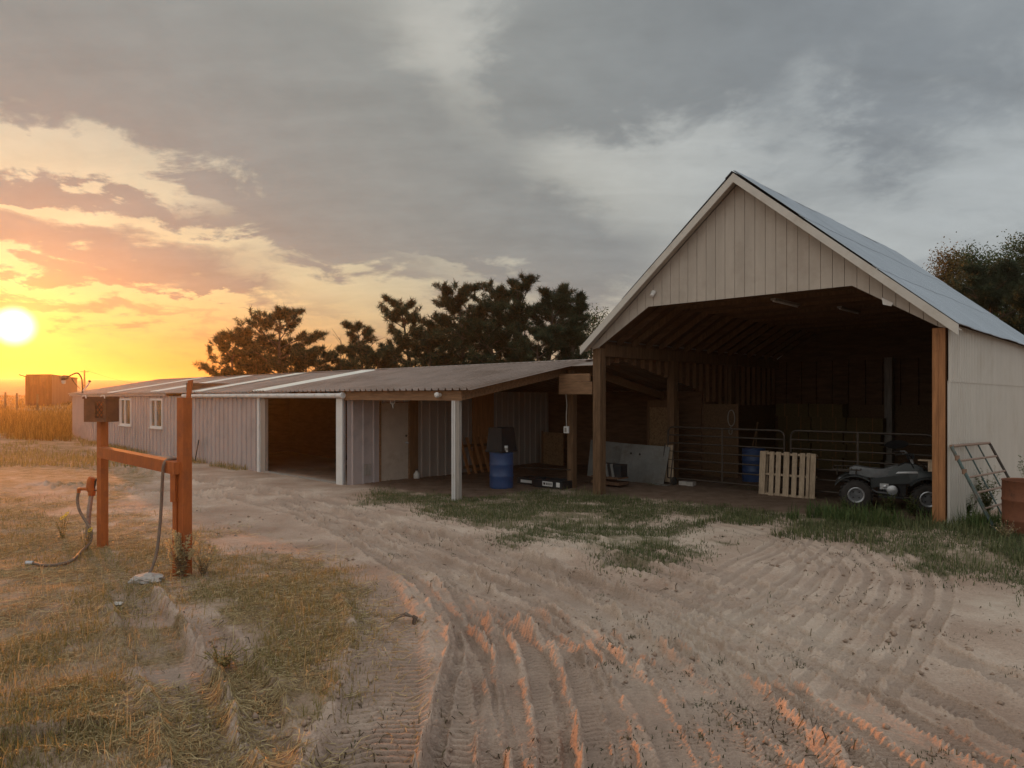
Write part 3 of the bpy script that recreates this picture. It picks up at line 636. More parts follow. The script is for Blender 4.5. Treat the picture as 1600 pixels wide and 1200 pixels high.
q = MB(); q.lathe([(.075,0),(.085,.02),(.085,.13),(.05,.18),(.03,.2),(.03,.225),(0,.226)], W(-5.6,-.75,-.06), n=14); q.build('jug', M['trim'], t, True)
q = MB(); q.lathe([(.034,0),(.034,.03),(0,.031)], W(-5.6,-.75,.166), n=12); q.build('cap', M['black'], t, True)

# ------------------------------------------------------------------ clutter under the porch and in the barn
def drum(name, label, u, v, z, m, r=.29, h=.88, grp=None):
    t = thing(name, label, 'drum', W(u,v,z), TH, grp)
    q = MB(); q.lathe([(r*.93,0),(r*.98,.02),(r,.05),(r,h*.31),(r*1.03,h*.33),(r*1.03,h*.36),(r,h*.38),(r,h*.63),(r*1.03,h*.65),(r*1.03,h*.68),(r,h*.70),(r,h-.06),(r*1.02,h-.04),(r*1.02,h-.01),(r*.97,h),(r*.95,h-.02),(0,h-.02)], W(u,v,z), n=28)
    q.build('drum_body', m, t, True); return t
zf = -.03
t = drum('plastic_drum', 'blue plastic drum under the porch with a dark tub upside down on it', -2.44, -.62, -.04, M['blue'], grp='blue plastic drums')
q = MB(); q.lathe([(.03,0),(.03,.02),(0,.021)], W(-2.3,-.72,.82), n=10); q.build('bung', M['black'], t, True)
t = drum('plastic_drum', 'blue plastic drum in the barn behind the tube gate, left of the pallet', 1.62, 4.6, -.02, M['blue'], grp='blue plastic drums')
q = MB(); q.lathe([(.03,0),(.03,.02),(0,.021)], W(1.72,4.5,.84), n=10); q.build('bung', M['black'], t, True)
t = thing('feed_tub', 'square dark tub turned upside down on the blue drum', 'tub', W(-2.44,-.62,.84), TH)
q = MB(); z0 = .845; a, b = .27, .22
q.hexa([W(-2.44-a,-.62-a,z0),W(-2.44+a,-.62-a,z0),W(-2.44+a,-.62+a,z0),W(-2.44-a,-.62+a,z0)], [W(-2.44-b,-.62-b,z0+.6),W(-2.44+b,-.62-b,z0+.6),W(-2.44+b,-.62+b,z0+.6),W(-2.44-b,-.62+b,z0+.6)]); q.build('tub', M['black'], t)
q = MB()
for s_ in (-1,1): q.box((-2.44+s_*.275-.01,-.9,.846),(-2.44+s_*.275+.01,-.34,.90),W)
q.box((-2.715,-.905,.847),(-2.165,-.885,.90),W); q.build('rim', M['black'], t)
t = thing('coffee_can', 'white can standing at the right edge of the blue drum', 'can', W(-2.14,-.8,.865), TH)
q = MB(); q.lathe([(.055,0),(.058,.004),(.058,.15),(.05,.153),(.05,.02),(0,.02)], W(-2.2,-.72,.862), n=14); q.build('can', M['white'], t, True)
q = MB(); q.lathe([(.0585,0),(.0585,.06)], W(-2.2,-.72,.9), n=14); q.build('can_label', M['greywood'], t)
# slatted frame leaning on the board panel
t = thing('slat_frame', 'brown wooden slat frame leaning on the porch wall behind the blue drum', 'wood frame', W(-5.4,1.3,0), TH)
for k in range(5):
    q = MB(); v = .95+.27*k; q.beam(W(-5.30,v,-.05), W(-5.62,v-.08,1.0), .09, .03, W(1,0,0)-W(0,0,0)); q.build('slat', M['post'], t)
for z in (.2,.8):
    q = MB(); k = .32*z; q.beam(W(-5.36-k,.85,z-.05), W(-5.36-k,2.1,z-.05), .03, .08); q.build('cross_rail', M['wood'], t)
# black crates with pale labels
def blackbox(name, label, u0, u1, v0, v1, z0, h, lab):
    t = thing(name, label, 'crate', W((u0+u1)/2,(v0+v1)/2,z0), TH, 'black plastic crates under the porch')
    q = MB(); th = .015
    q.box((u0,v0,z0),(u1,v1,z0+th),W)
    q.box((u0,v0,z0+th),(u1,v0+th,z0+h),W); q.box((u0,v1-th,z0+th),(u1,v1,z0+h),W)
    q.box((u0,v0+th,z0+th),(u0+th,v1-th,z0+h),W); q.box((u1-th,v0+th,z0+th),(u1,v1-th,z0+h),W)
    q.build('crate_body', M['black'], t)
    q = MB(); q.box((u0-.015,v0-.015,z0+h-.03),(u1+.015,v0-.001,z0+h),W); q.box((u0-.015,v1+.001,z0+h-.03),(u1+.015,v1+.015,z0+h),W); q.build('rim', M['black'], t)
    for a, b, za, zb, letters in lab:
        q = MB(); q.box((a,v0-.006,z0+za),(b,v0-.001,z0+zb),W); l_ = q.build('paper_label', M['white'], t)
        if letters:
            q = MB(); x = a+.03
            for wd in letters: q.box((x,v0-.009,z0+za+.025),(x+wd,v0-.0062,z0+zb-.025),W); x += wd+.022
            q.build('lettering', M['black'], l_)
    return t
blackbox('plastic_crate', 'black crate with a long white lettered label beside the shed post', -2.0, -1.05, .05, .55, -.03, .2, [(-1.68,-1.36,.05,.16,(.06,.03,.035,.02,.03)),(-1.24,-1.13,.05,.16,())])
blackbox('plastic_crate', 'flat black crate with a plain grey label right of the blue drum', -2.72, -2.08, .25, .75, -.04, .17, [(-2.6,-2.22,.05,.12,())])
t = thing('storage_rack', 'dark low slatted rack with pale upright slats between the two timber posts', 'rack', W(-.55,1.3,0), TH)
q = MB(); q.box((-1.0,1.1,.05),(-.15,1.5,.12),W); q.box((-1.0,1.1,.2),(-.15,1.5,.24),W); q.build('rail', M['darkwood'], t)
for k in range(4): q = MB(); q.beam(W(-.86+.17*k,1.15,.24), W(-.92+.17*k,1.15,.56), .07, .02, W(0,1,0)-W(0,0,0)); q.build('slat', M['galv'], t)
q = MB(); q.box((-1.0,1.18,.24),(-.15,1.45,.55),W); q.build('backing', M['black'], t)
t = thing('long_pipe', 'thin dark pipe lying across the black crates', 'pipe', W(-2.5,.5,.25), TH)
q = MB(); q.tube([W(-3.1,.75,.32), W(-1.1,.42,.42)], .02, 8); q.build('pipe', M['darksteel'], t, True)
# leaning sheets of galvanised iron
t = thing('metal_sheet', 'dull grey metal sheet with two holes leaning against the gate end', 'sheet metal', W(-.3,2.6,0), TH)
q = MB(); q.hexa([W(-1.1,2.35,-.05),W(.30,2.35,-.05),W(.30,2.362,-.05),W(-1.1,2.362,-.05)], [W(-1.05,2.55,.97),W(.38,2.55,.94),W(.38,2.562,.94),W(-1.05,2.562,.97)]); q.build('sheet', M['galv'], t)
q = MB()
for uu, zz in ((-.75,.72),(-.48,.71)): q.lathe([(.0,0),(.03,.0),(.03,.006),(0,.006)], W(uu, 2.35+.2*(zz+.05)/1.02-.004, zz), W(0,-1,0)-W(0,0,0), 10)
q.build('hole', M['black'], t)
t = thing('metal_sheet', 'darker grey metal sheet leaning behind the barn corner post', 'sheet metal', W(-1.8,2.75,0), TH)
q = MB(); q.hexa([W(-2.3,2.62,-.05),W(-1.0,2.62,-.05),W(-1.0,2.632,-.05),W(-2.3,2.632,-.05)], [W(-2.3,2.8,1.0),W(-1.0,2.8,.94),W(-1.0,2.812,.94),W(-2.3,2.812,1.0)]); q.build('sheet', M['galv'], t)
# OSB boards and a plywood door at the shed's back
t = thing('strand_board', 'tall strand board panel standing beside the inner barn post', 'board', W(-1.0,4.6,0), TH)
q = MB(); q.box((-1.35,4.3,-.05),(-.42,4.32,2.08),W); q.build('board', M['osb'], t)
q = MB(); q.box((-1.4,4.27,1.9),(-.42,4.298,2.1),W); q.box((-1.42,4.275,-.05),(-1.352,4.32,1.9),W); q.build('board_trim', M['stud'], t)
t = thing('strand_board', 'short strand board panel leaning at the shed back wall behind the crates', 'board', W(-5,4.5,0), TH)
q = MB(); q.box((-5.4,4.3,-.05),(-4.55,4.33,1.05),W); q.build('board', M['osb'], t)
q = MB(); q.box((-5.44,4.27,-.05),(-5.38,4.299,1.08),W); q.build('board_trim', M['stud'], t)
t = thing('strand_board', 'strand board partition with a coiled cord hung on it, behind the left gate', 'board', W(.3,5.1,0), TH)
q = MB(); q.box((-.02,5.0,-.05),(.95,5.03,2.0),W); q.build('board', M['osbdark'], t)
q = MB(); q.box((.955,4.98,-.05),(1.01,5.04,2.02),W); q.build('board_trim', M['stud'], t)
t = thing('rope_coil', 'loop of pale cord hung on the strand board partition', 'cord', W(.8,4.97,1.6), TH)
q = MB(); cc = W(.82,4.96,1.62)
du = W(1,0,0)-W(0,0,0)
q.tube([cc+du*(.1*math.sin(a_))+Vector((0,0,.22*math.cos(a_))) for a_ in np.linspace(0, 2*PI, 20)], .014, 6, False)
q.tube([cc+du*(.05*math.sin(a_)-.02)+Vector((0,0,-.35+.09*math.cos(a_))) for a_ in np.linspace(0, 2*PI, 16)], .012, 6, False)
q.build('cord', M['greywood'], t, True)
# shovel handles leaning between partition and drum
for k, (uu, lean, lab) in enumerate(((1.12,.12,'long dark tool handle leaning nearest the strand board partition'),(1.32,-.1,'long dark tool handle leaning nearest the barn drum'))):
    t = thing('hand_tool', lab, 'tool', W(uu,5.3,0), TH, 'tools leaning in the barn')
    q = MB(); q.tube([W(uu,5.3,.25), W(uu+lean,5.7,1.5)], .017, 8); q.build('handle', M['wood'], t, True)
    q = MB(); q.prism([W(uu-.1,5.25,.0),W(uu+.1,5.25,.0),W(uu+.08,5.3,.26),W(uu-.08,5.3,.26)], W(0,.012,0)-W(0,0,0)); q.build('blade', M['galv'], t)
# hay stack at the back of the barn
def bale(u, v, z, label):
    t = thing('hay_bale', label, 'hay bale', W(u,v,z), TH, 'hay bales at the back of the barn')
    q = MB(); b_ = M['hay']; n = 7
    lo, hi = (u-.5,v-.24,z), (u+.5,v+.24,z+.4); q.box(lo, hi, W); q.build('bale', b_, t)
    for s_ in (-.22,.22):
        q = MB(); q.box((u+s_-.008,v-.247,z+.0),(u+s_+.008,v-.241,z+.4),W); q.box((u+s_-.008,v-.247,z+.4005),(u+s_+.008,v+.24,z+.406),W); q.build('twine', M['post'], t)
    return t
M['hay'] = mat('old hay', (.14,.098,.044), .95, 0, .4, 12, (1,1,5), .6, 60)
rows = ['bottom', 'second', 'third', 'fourth', 'top']; cols = ['left', 'middle', 'right']
for k in range(5):
    for j in range(3):
        if (j, k) == (2, 4): continue
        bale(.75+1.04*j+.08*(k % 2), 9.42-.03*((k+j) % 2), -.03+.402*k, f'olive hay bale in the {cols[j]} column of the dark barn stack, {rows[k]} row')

# tube gates
def gate(name, label, u0, u1, v, z0, z1, m, grp):
    t = thing(name, label, 'gate', W(u0,v,0), TH, grp)
    q = MB(); r = .024; R = .14; pts = []
    q.tube([W(u0,v,z0)]+[W(u0,v,z1-R)]+[W(u0+R-R*math.cos(a_),v,z1-R+R*math.sin(a_)) for a_ in np.linspace(.2,PI/2,6)]+[W(u1-R+R*math.sin(a_),v,z1-R+R*math.cos(a_)) for a_ in np.linspace(0,PI/2-.2,6)]+[W(u1,v,z1-R),W(u1,v,z0),W(u0+.0,v,z0)], r, 8, False)
    q.build('frame', m, t, True)
    for k in range(1, 6):
        z = z0+(z1-z0)*(k/6)**.92; q = MB(); q.tube([W(u0,v,z),W(u1,v,z)], .019, 8); q.build('rail', m, t, True)
    for s_ in (.5,): q = MB(); uu = u0+(u1-u0)*s_; q.box((uu-.02,v-.025,z0),(uu+.02,v-.0195,z1),W); q.build('stay', m, t)
    return t
gate('tube_gate', 'dark steel tube gate running from the sheet metal to the pallet', .28, 3.25, 2.62, .16, 1.44, M['darksteel'], 'tube gates across the barn')
gate('tube_gate', 'dark steel tube gate running behind the pallet and the quad bike', 3.38, 6.2, 2.66, .16, 1.45, M['darksteel'], 'tube gates across the barn')
t = thing('hand_truck', 'narrow pale hand truck standing at the end of the left gate', 'hand truck', W(.3,2.5,0), TH)
q = MB()
for s_ in (-.14,.14): q.tube([W(.32+s_,2.42,.02), W(.36+s_*.9,2.56,1.02)], .016, 8)
q.build('frame', M['darksteel'], t, True)
q = MB(); q.box((.15,2.2,.0),(.5,2.42,.02),W); q.build('toe_plate', M['galv'], t)
for s_ in (-.2,.2): q = MB(); q.lathe([(.0,-.03),(.06,-.03),(.1,-.025),(.11,0),(.1,.025),(.06,.03),(0,.03)], W(.32+s_,2.5,.1), W(1,0,0)-W(0,0,0), 16); q.build('wheel', M['rubber'], t, True)
q = MB(); q.box((.2,2.605,.05),(.44,2.617,.98),W); q.build('back_panel', M['palletwood'], t)
t = thing('cinder_block', 'pale grey block on the barn floor at the gate end', 'block', W(.72,2.5,0), TH)
q = MB(); q.box((.6,2.6,-.03),(.98,2.78,.1),W); q.build('block', M['rock'], t)

# pallet leaning on the gate
t = thing('wooden_pallet', 'pale wooden pallet standing on edge against the tube gate', 'pallet', W(3.4,2.3,0), TH)
def PL(u, d, z): return W(2.77+u, 2.36+d+.08*z, z*.975-.0)     # leaning back a little
xs = [(.0,.135),(.225,.105),(.375,.105),(.545,.125),(.735,.105),(.90,.11),(1.05,.06),(1.13,.11)]
for k, (x0, wd) in enumerate(xs):
    q = MB(); q.hexa([PL(x0,0,.0),PL(x0+wd,0,.0),PL(x0+wd,.02,.0),PL(x0,.02,.0)], [PL(x0,0,1.0),PL(x0+wd,0,1.0),PL(x0+wd,.02,1.0),PL(x0,.02,1.0)]); q.build('deck_board', M['palletwood'], t)
for z in (.01,.46,.93):
    q = MB(); q.hexa([PL(.0,.0215,z),PL(1.24,.0215,z),PL(1.24,.11,z),PL(.0,.11,z)], [PL(.0,.0215,z+.042),PL(1.24,.0215,z+.042),PL(1.24,.11,z+.042),PL(.0,.11,z+.042)]); q.build('stringer', M['palletwood'], t)
for x0 in (.05,.5,1.0):
    q = MB(); q.hexa([PL(x0,.112,.0),PL(x0+.1,.112,.0),PL(x0+.1,.13,.0),PL(x0,.13,.0)], [PL(x0,.112,1.0),PL(x0+.1,.112,1.0),PL(x0+.1,.13,1.0),PL(x0,.13,1.0)]); q.build('back_board', M['palletwood'], t)
# something dark on a small shelf by the right post
t = thing('small_shelf', 'small pale board shelf fixed to the inside of the right post', 'shelf', W(6.4,.5,1.1), TH)
q = MB(); q.box((6.47,.36,1.12),(6.76,.5,1.14),W); q.build('board', M['palletwood'], t)
q = MB(); q.box((6.62,.37,.95),(6.76,.385,1.118),W); q.build('bracket_board', M['palletwood'], t)

# quad bike: x forward, y left, z up
p0 = Vector((6.66,13.60)); p1 = Vector((7.72,13.08)); dv = (p1-p0).normalized(); mid = (p0+p1)/2; lf = Vector((-dv.y, dv.x))
ctr = mid+lf*.40; AZ = math.atan2(dv.y, dv.x)
zat = .03
atv = thing('quad_bike', 'dark muddy quad bike parked behind the right post of the barn', 'quad bike', (ctr.x, ctr.y, zat), AZ)
AM = ROOTM[atv.name]
def A(x, y, z): return AM @ Vector((x, y, z))
WBs = .6
def wheel(x, y, r, w, s_):
    t = MB(); prof = [(r*.55,-w/2),(r*.8,-w/2-.004),(r*.93,-w/2+.02),(r,-w/4),(r*1.0,0),(r,w/4),(r*.93,w/2-.02),(r*.8,w/2+.004),(r*.55,w/2),(r*.5,w/2-.03),(r*.5,-w/2+.03),(r*.55,-w/2)]
    t.lathe(prof, A(x,y,r), A(0,1,0)-A(0,0,0), 28, False)
    for k in range(22):
        a_ = 2*PI*k/22; c_ = A(x+r*.995*math.sin(a_), y, r+r*.995*math.cos(a_)); tn = (A(math.cos(a_),0,-math.sin(a_))-A(0,0,0)); yy = A(0,1,0)-A(0,0,0); rd = A(math.sin(a_),0,math.cos(a_))-A(0,0,0)
        t.beam(c_-yy*w*.45+tn*.03, c_+yy*w*.45-tn*.03, .03, .025, rd)
    o = t.build('wheel', M['rubber'], atv, True)
    q = MB(); e_ = s_*(w/2); q.lathe([(r*.50,e_*.6),(r*.53,e_*.95),(r*.49,e_*1.02),(r*.43,e_*.9),(r*.42,e_*.5)], A(x,y,r), A(0,1,0)-A(0,0,0), 24, False)
    q.build('rim', M['alloy'], o, True)
    q = MB(); q.lathe([(r*.42,e_*.5),(r*.36,e_*.42),(r*.22,e_*.36),(r*.19,e_*.55),(0,e_*.57)], A(x,y,r), A(0,1,0)-A(0,0,0), 24); q.build('hub', M['darkalloy'], o, True)
    q = MB()
    for k in range(4): a_ = PI/4+k*PI/2; q.lathe([(.017,0),(.017,.014),(0,.015)], A(x+r*.26*math.cos(a_), y+e_*.42, r+r*.26*math.sin(a_)), (A(0,s_,0)-A(0,0,0)), 8)
    q.build('lug_nuts', M['black'], o)
for s_ in (-1, 1):
    wheel(-WBs, s_*.40, .285, .25, s_); wheel(WBs, s_*.41, .275, .2, s_)
def loft(name, secs, m, smooth=True):   # secs: list of (x, [(y,z)...])
    q = MB(); n = len(secs[0][1])
    for x, ring in secs:
        for y, z in ring: q.v.append(A(x, y, z))
    for i in range(len(secs)-1):
        for k in range(n): q.f.append((i*n+k, i*n+(k+1) % n, (i+1)*n+(k+1) % n, (i+1)*n+k))
    q.f.append(tuple(range(n))); q.f.append(tuple((len(secs)-1)*n+k for k in range(n))[::-1])
    return q.build(name, m, atv, smooth)
def ring(hw, z0, z1, tp=.8): return [(-hw,z0),(hw,z0),(hw,(z0+z1)/2),(hw*tp,z1),(-hw*tp,z1),(-hw,(z0+z1)/2)]
loft('fuel_tank', [(-.12,ring(.15,.52,.66)),(.05,ring(.17,.50,.80)),(.25,ring(.17,.50,.90)),(.42,ring(.2,.52,.88)),(.54,ring(.2,.56,.82))], M['atvbody'])
loft('seat', [(-.72,ring(.14,.64,.76)),(-.62,ring(.17,.62,.81)),(-.35,ring(.17,.60,.775)),(-.12,ring(.15,.60,.765)),(.05,ring(.11,.66,.84)),(.12,ring(.08,.72,.86))], M['seat'])
def fender(xc, r0, y0, y1, a0, a1, r1, name):
    q = MB(); n = 14
    for i in range(n+1):
        a_ = a0+(a1-a0)*i/n; rr_ = r0+(r1-r0)*i/n
        for y in (y0, y1):
            q.v.append(A(xc-rr_*math.cos(a_), y, .27+rr_*.95*math.sin(a_))); q.v.append(A(xc-(rr_+.018)*math.cos(a_), y, .27+(rr_+.018)*.95*math.sin(a_)))
    for i in range(n):
        o = 4*i; q.f += [(o,o+2,o+6,o+4),(o+1,o+5,o+7,o+3),(o,o+4,o+5,o+1),(o+2,o+3,o+7,o+6)]
    q.f += [(0,1,3,2),(4*n,4*n+2,4*n+3,4*n+1)]
    q.build(name, M['atvbody'], atv, True)
for s_ in (-1, 1):
    fender(-WBs, .41, s_*.13, s_*.53, math.radians(28), math.radians(128), .37, 'rear_fender')
    fender(WBs, .37, s_*.18, s_*.54, math.radians(40), math.radians(150), .43, 'front_fender')
loft('side_panel', [(-.35,[(-.2,.40),(.2,.40),(.2,.58),(-.2,.58)]),(.1,[(-.19,.50),(.19,.50),(.19,.66),(-.19,.66)]),(.3,[(-.2,.52),(.2,.52),(.2,.7),(-.2,.7)])], M['atvbody'], False)
loft('front_cowl', [(.45,ring(.26,.62,.78)),(.75,ring(.30,.60,.76)),(.92,ring(.26,.5,.68)),(1.0,ring(.2,.46,.6))], M['atvbody'])
q = MB(); q.lathe([(.0,-.2),(.13,-.2),(.15,-.16),(.15,.16),(.13,.2),(0,.2)], A(.0,0,.36), A(0,1,0)-A(0,0,0), 20); q.box((-.22,-.14,.22),(.25,.14,.5), A); q.build('engine', M['black'], atv, True)
q = MB(); q.lathe([(0,.205),(.088,.205),(.095,.21),(.09,.235),(.04,.245),(0,.246)], A(.02,0,.38), A(0,-1,0)-A(0,0,0), 20); q.lathe([(0,.205),(.045,.205),(.05,.215),(.03,.225),(0,.226)], A(-.1,0,.44), A(0,-1,0)-A(0,0,0), 14); q.box((-.19,-.222,.39),(-.04,-.202,.50), A); q.build('engine_cover', M['alloy'], atv, True)
q = MB(); q.tube([A(.42,0,.72),A(.35,0,.98),A(.34,0,1.02)], .03, 8); q.tube([A(.18,-.40,1.09),A(.25,-.3,1.10),A(.34,-.12,1.03),A(.34,.12,1.03),A(.25,.3,1.10),A(.18,.40,1.09)], .016, 8); q.build('handlebar', M['alloy'], atv, True)
q = MB(); q.box((.28,-.09,.98),(.40,.09,1.08), A); q.build('instrument_pod', M['black'], atv)
for s_ in (-1, 1):
    q = MB(); q.tube([A(.18,s_*.40,1.09),A(.07,s_*.43,1.075)], .021, 8); q.build('grip', M['rubber'], atv, True)
    q = MB(); q.lathe([(0,0),(.06,.0),(.07,.04),(.05,.07),(0,.075)], A(.92,s_*.15,.62), A(1,0,0)-A(0,0,0), 14); q.build('headlight', M['glass'], atv, True)
def rack(x0, x1, hw, z, name):
    q = MB()
    q.tube([A(x0,-hw,z),A(x1,-hw,z),A(x1,hw,z),A(x0,hw,z),A(x0,-hw,z)], .013, 8, False)
    for k in range(1, 6): x = x0+(x1-x0)*k/6; q.tube([A(x,-hw,z),A(x,hw,z)], .009, 6)
    for x in (x0+.08,x1-.08):
        for y in (-hw*.5,hw*.5): q.tube([A(x,y,z),A(x,y,z-.13)], .011, 6)
    q.build(name, M['darksteel'], atv, True)
rack(-1.02, -.52, .40, .755, 'rear_rack'); rack(.55, 1.02, .36, .86, 'front_rack')
q = MB()
for s_ in (-1, 1):
    q.tube([A(-.95,s_*.14,.5),A(-.6,s_*.13,.42),A(-.2,s_*.15,.24),(A(.3,s_*.15,.24)),A(.7,s_*.14,.36),A(1.02,s_*.14,.5)], .018, 8); q.tube([A(-WBs,s_*.05,.285),A(-WBs,s_*.32,.285)], .03, 8); q.tube([A(WBs,s_*.05,.275),A(WBs,s_*.34,.275)], .025, 8)
    q.tube([A(.5,s_*.2,.65),A(.58,s_*.28,.32)], .03, 8)
q.build('chassis', M['darksteel'], atv, True)
for s_ in (-1, 1):
    q = MB(); q.prism([A(.08,s_*.186,.70),A(.46,s_*.212,.72),A(.44,s_*.212,.755),A(.12,s_*.186,.735)], A(0,s_*.006,0)-A(0,0,0)); q.build('side_stripe', M['alloy'], atv)
q = MB(); q.tube([A(.1,-.18,.30),A(-.25,-.24,.33),A(-.5,-.2,.47)], .022, 8); q.tube([A(-.5,-.2,.47),A(-.56,-.2,.49),A(-.88,-.2,.55),A(-.92,-.2,.555)], [.03,.055,.055,.03], 10); q.build('exhaust', M['darkalloy'], atv, True)
q = MB(); q.tube([A(.95,-.25,.38),A(1.1,-.25,.42),A(1.12,-.25,.62),A(1.12,.25,.62),A(1.1,.25,.42),A(.95,.25,.38)], .016, 8); q.tube([A(1.12,-.25,.52),A(1.12,.25,.52)], .012, 8); q.build('brush_guard', M['darksteel'], atv, True)
for s_ in (-1, 1):
    q = MB(); q.tube([A(.26,s_*.22,1.05),A(.36,s_*.2,.86),A(.44,s_*.1,.70)], .008, 6); q.build('brake_cable', M['black'], atv, True)
q = MB()
for s_ in (-1, 1): q.box((-.22,s_*.3-.12,.25),(.22,s_*.3+.12,.275), A)
q.build('footrest', M['black'], atv)
t = thing('hanging_dish', 'black dish hung on the gate rail behind the quad bike', 'dish', W(5.75,2.6,1.3), TH)
q = MB(); q.lathe([(0,0),(.1,.004),(.2,.02),(.21,.03),(.1,.02),(0,.012)], W(5.55,2.55,1.22), (W(0,-.35,0)-W(0,0,0))+Vector((0,0,.9)), 20); q.build('dish', M['black'], t, True)

# green gate panel leaning on the right wall
t = thing('leaning_gate', 'bent green and pale tube gate leaning on the cream wall beside the rust drum', 'gate', W(7.4,.9,0), TH)
ca, cb = at(1486,697,11.25), at(1546,692,12.9); ba = at(1549,818,10.7); bb = cb+(ba-ca)*1.02
def GT(s_, k): a_ = ca+(ba-ca)*k; b_ = cb+(bb-cb)*k; return a_+(b_-a_)*s_
q = MB(); q.tube([GT(0,1.12),GT(0,.02),GT(.02,0)], .026, 8); q.build('side_tube', M['greengate'], t, True)
q = MB(); q.tube([GT(1,1.0),GT(1,.03),GT(.97,0)], .024, 8); q.build('side_tube', M['darksteel'], t, True)
q = MB(); q.tube([GT(.0,0),GT(1,0)], .024, 8); q.build('rail', M['palegate'], t, True)
for k in (.2,.42,.62,.82,1.02): q = MB(); q.tube([GT(0,k),GT(1,k)], .018, 8); q.build('rail', M['palegate'], t, True)
for s_ in (.33,.66): q = MB(); q.tube([GT(s_,0),GT(s_,1.02)], .013, 8); q.build('stay', M['greengate'], t, True)
q = MB(); 
for k in (.16,.34): c_ = GT(0,k); q.lathe([(.0,-.04),(.035,-.04),(.035,.04),(0,.04)], c_, (0,0,1), 10)
q.build('hinge', M['palegate'], t, True)
# rust drum
rx, ry = at(1600,760,10.5).x, 10.5
t = thing('rust_drum', 'rusty brown steel drum with weeds growing behind it at the yard edge', 'drum', (rx+.03,ry,.12))
q = MB(); r, h = .30, .90; c0 = Vector((rx+.03,ry,.06)); q.lathe([(r*.97,0),(r,.02),(r,h*.31),(r*1.03,h*.33),(r*1.03,h*.35),(r,h*.37),(r,h*.64),(r*1.03,h*.66),(r*1.03,h*.68),(r,h*.7),(r,h-.02),(r*1.025,h-.01),(r*1.02,h),(r*.97,h-.01),(r*.97,.1),(0,.1)], c0, n=32); q.build('drum_body', M['rustdrum'], t, True)

# ------------------------------------------------------------------ hitching rack with its hydrant and hoses
hr = thing('hitching_rack', 'rust red steel hitching rack of two square posts and a flat rail', 'hitching rack', (-5.0,9.45,0))
def sqpost(x, y, w, z0, z1, yaw, name, m):
    q = MB(); c_, s_ = math.cos(yaw)*w/2, math.sin(yaw)*w/2
    k = [(c_-s_, s_+c_),(-c_-s_, -s_+c_),(-c_+s_, -s_-c_),(c_+s_, s_-c_)]
    q.hexa([(x+a,y+b,z0) for a,b in k], [(x+a,y+b,z1) for a,b in k]); return q.build(name, m, hr)
RX, RY = -4.02, 8.64; LX, LY = -5.99, 10.3
sqpost(RX, RY, .122, -.3, 2.19, ANG+.25, 'post', M['rust']); sqpost(LX, LY, .108, -.3, 2.2, ANG+.25, 'post', M['rust'])
q = MB(); q.beam((LX+.05,LY-.09,1.40), (RX-.03,RY-.06,1.33), .14, .15); q.build('rail', M['rust'], hr)
dd = Vector((RX-LX,RY-LY,0)).normalized()
q = MB(); q.beam((RX-.10,RY-.03,1.26), (RX-.10,RY-.03,-.2), .035, .05); q.beam((RX-.11,RY-.05,1.30), (RX-.11,RY-.05,.92), .05, .06); q.build('side_channel', M['rust'], hr)
t = thing('wooden_stake', 'short brown stake sticking up behind the right rack post', 'stake', (RX,RY,2.1))
q = MB(); q.hexa([(RX-.05,RY+.09,1.95),(RX-.01,RY+.09,1.95),(RX-.01,RY+.12,1.95),(RX-.05,RY+.12,1.95)], [(RX+.0,RY+.09,2.40),(RX+.055,RY+.09,2.41),(RX+.055,RY+.12,2.41),(RX+.0,RY+.12,2.40)]); q.build('stake', M['rust'], t)
# milk crate fixed on the left post
t = thing('milk_crate', 'dark plastic milk crate hung on top of the left rack post', 'crate', (LX,LY,1.85))
ex, ey = Vector((.97,-.24,0)).normalized(), Vector((.24,.97,0)).normalized()
cc = Vector((-5.93, 10.17, 0))
def CB(a, b, z): return cc+ex*a+ey*b+Vector((0,0,z))
q = MB(); s2, dp, z0, z1, th = .19, .12, 1.84, 2.20, .02
q.box((-s2,-dp,z0),(s2,dp,z0+th), CB)
q.box((-s2,-dp,z0+th),(-s2+th,dp,z1),CB); q.box((s2-th,-dp,z0+th),(s2,dp,z1),CB)
for y0, y1 in ((-dp+.001,-dp+.02),(dp-.02,dp-.001)):
    q.box((-s2+th,y0,z0+th),(.0,y1,z1-.03),CB); q.box((.0,y0,z0+th),(s2-th,y1,z0+.06),CB); q.box((.0,y0,z1-.07),(s2-th,y1,z1-.03),CB); q.box((.145,y0,z0+.06),(s2-th,y1,z1-.07),CB)
q.build('crate_body', M['crate'], t)
q = MB(); lo, hi, zl, zh = .0, .145, z0+.06, z1-.07
for k in range(-4, 5):
    for s_ in (-1, 1):
        P2 = [(lo+(hi-lo)*.5+.062*k+s_*(tt_-.5)*(zh-zl)*.8, zl+(zh-zl)*tt_) for tt_ in np.linspace(0, 1, 60)]
        P2 = [p_ for p_ in P2 if lo <= p_[0] <= hi]
        if len(P2) > 4: q.beam(CB(P2[0][0],-dp+.011,P2[0][1]), CB(P2[-1][0],-dp+.011,P2[-1][1]), .009, .009)
q.build('lattice', M['crate'], t)
q = MB(); q.box((-s2-.012,-dp-.012,z1-.03),(s2+.012,-dp-.001,z1+.0),CB); q.box((-s2-.012,-dp,z1-.03),(-s2-.001,dp,z1+.0),CB); q.box((s2+.001,-dp,z1-.03),(s2+.012,dp,z1+.0),CB); q.build('rim', M['crate'], t)
for s_ in (-.17,.15):
    q = MB(); q.tube([CB(s_-.04,-.13,z1+.0),CB(s_-.02,-.13,z1+.02),CB(s_+.02,-.13,z1+.02),CB(s_+.04,-.14,z1-.02)], .008, 6); q.build('wire_tie', M['white'], t, True)
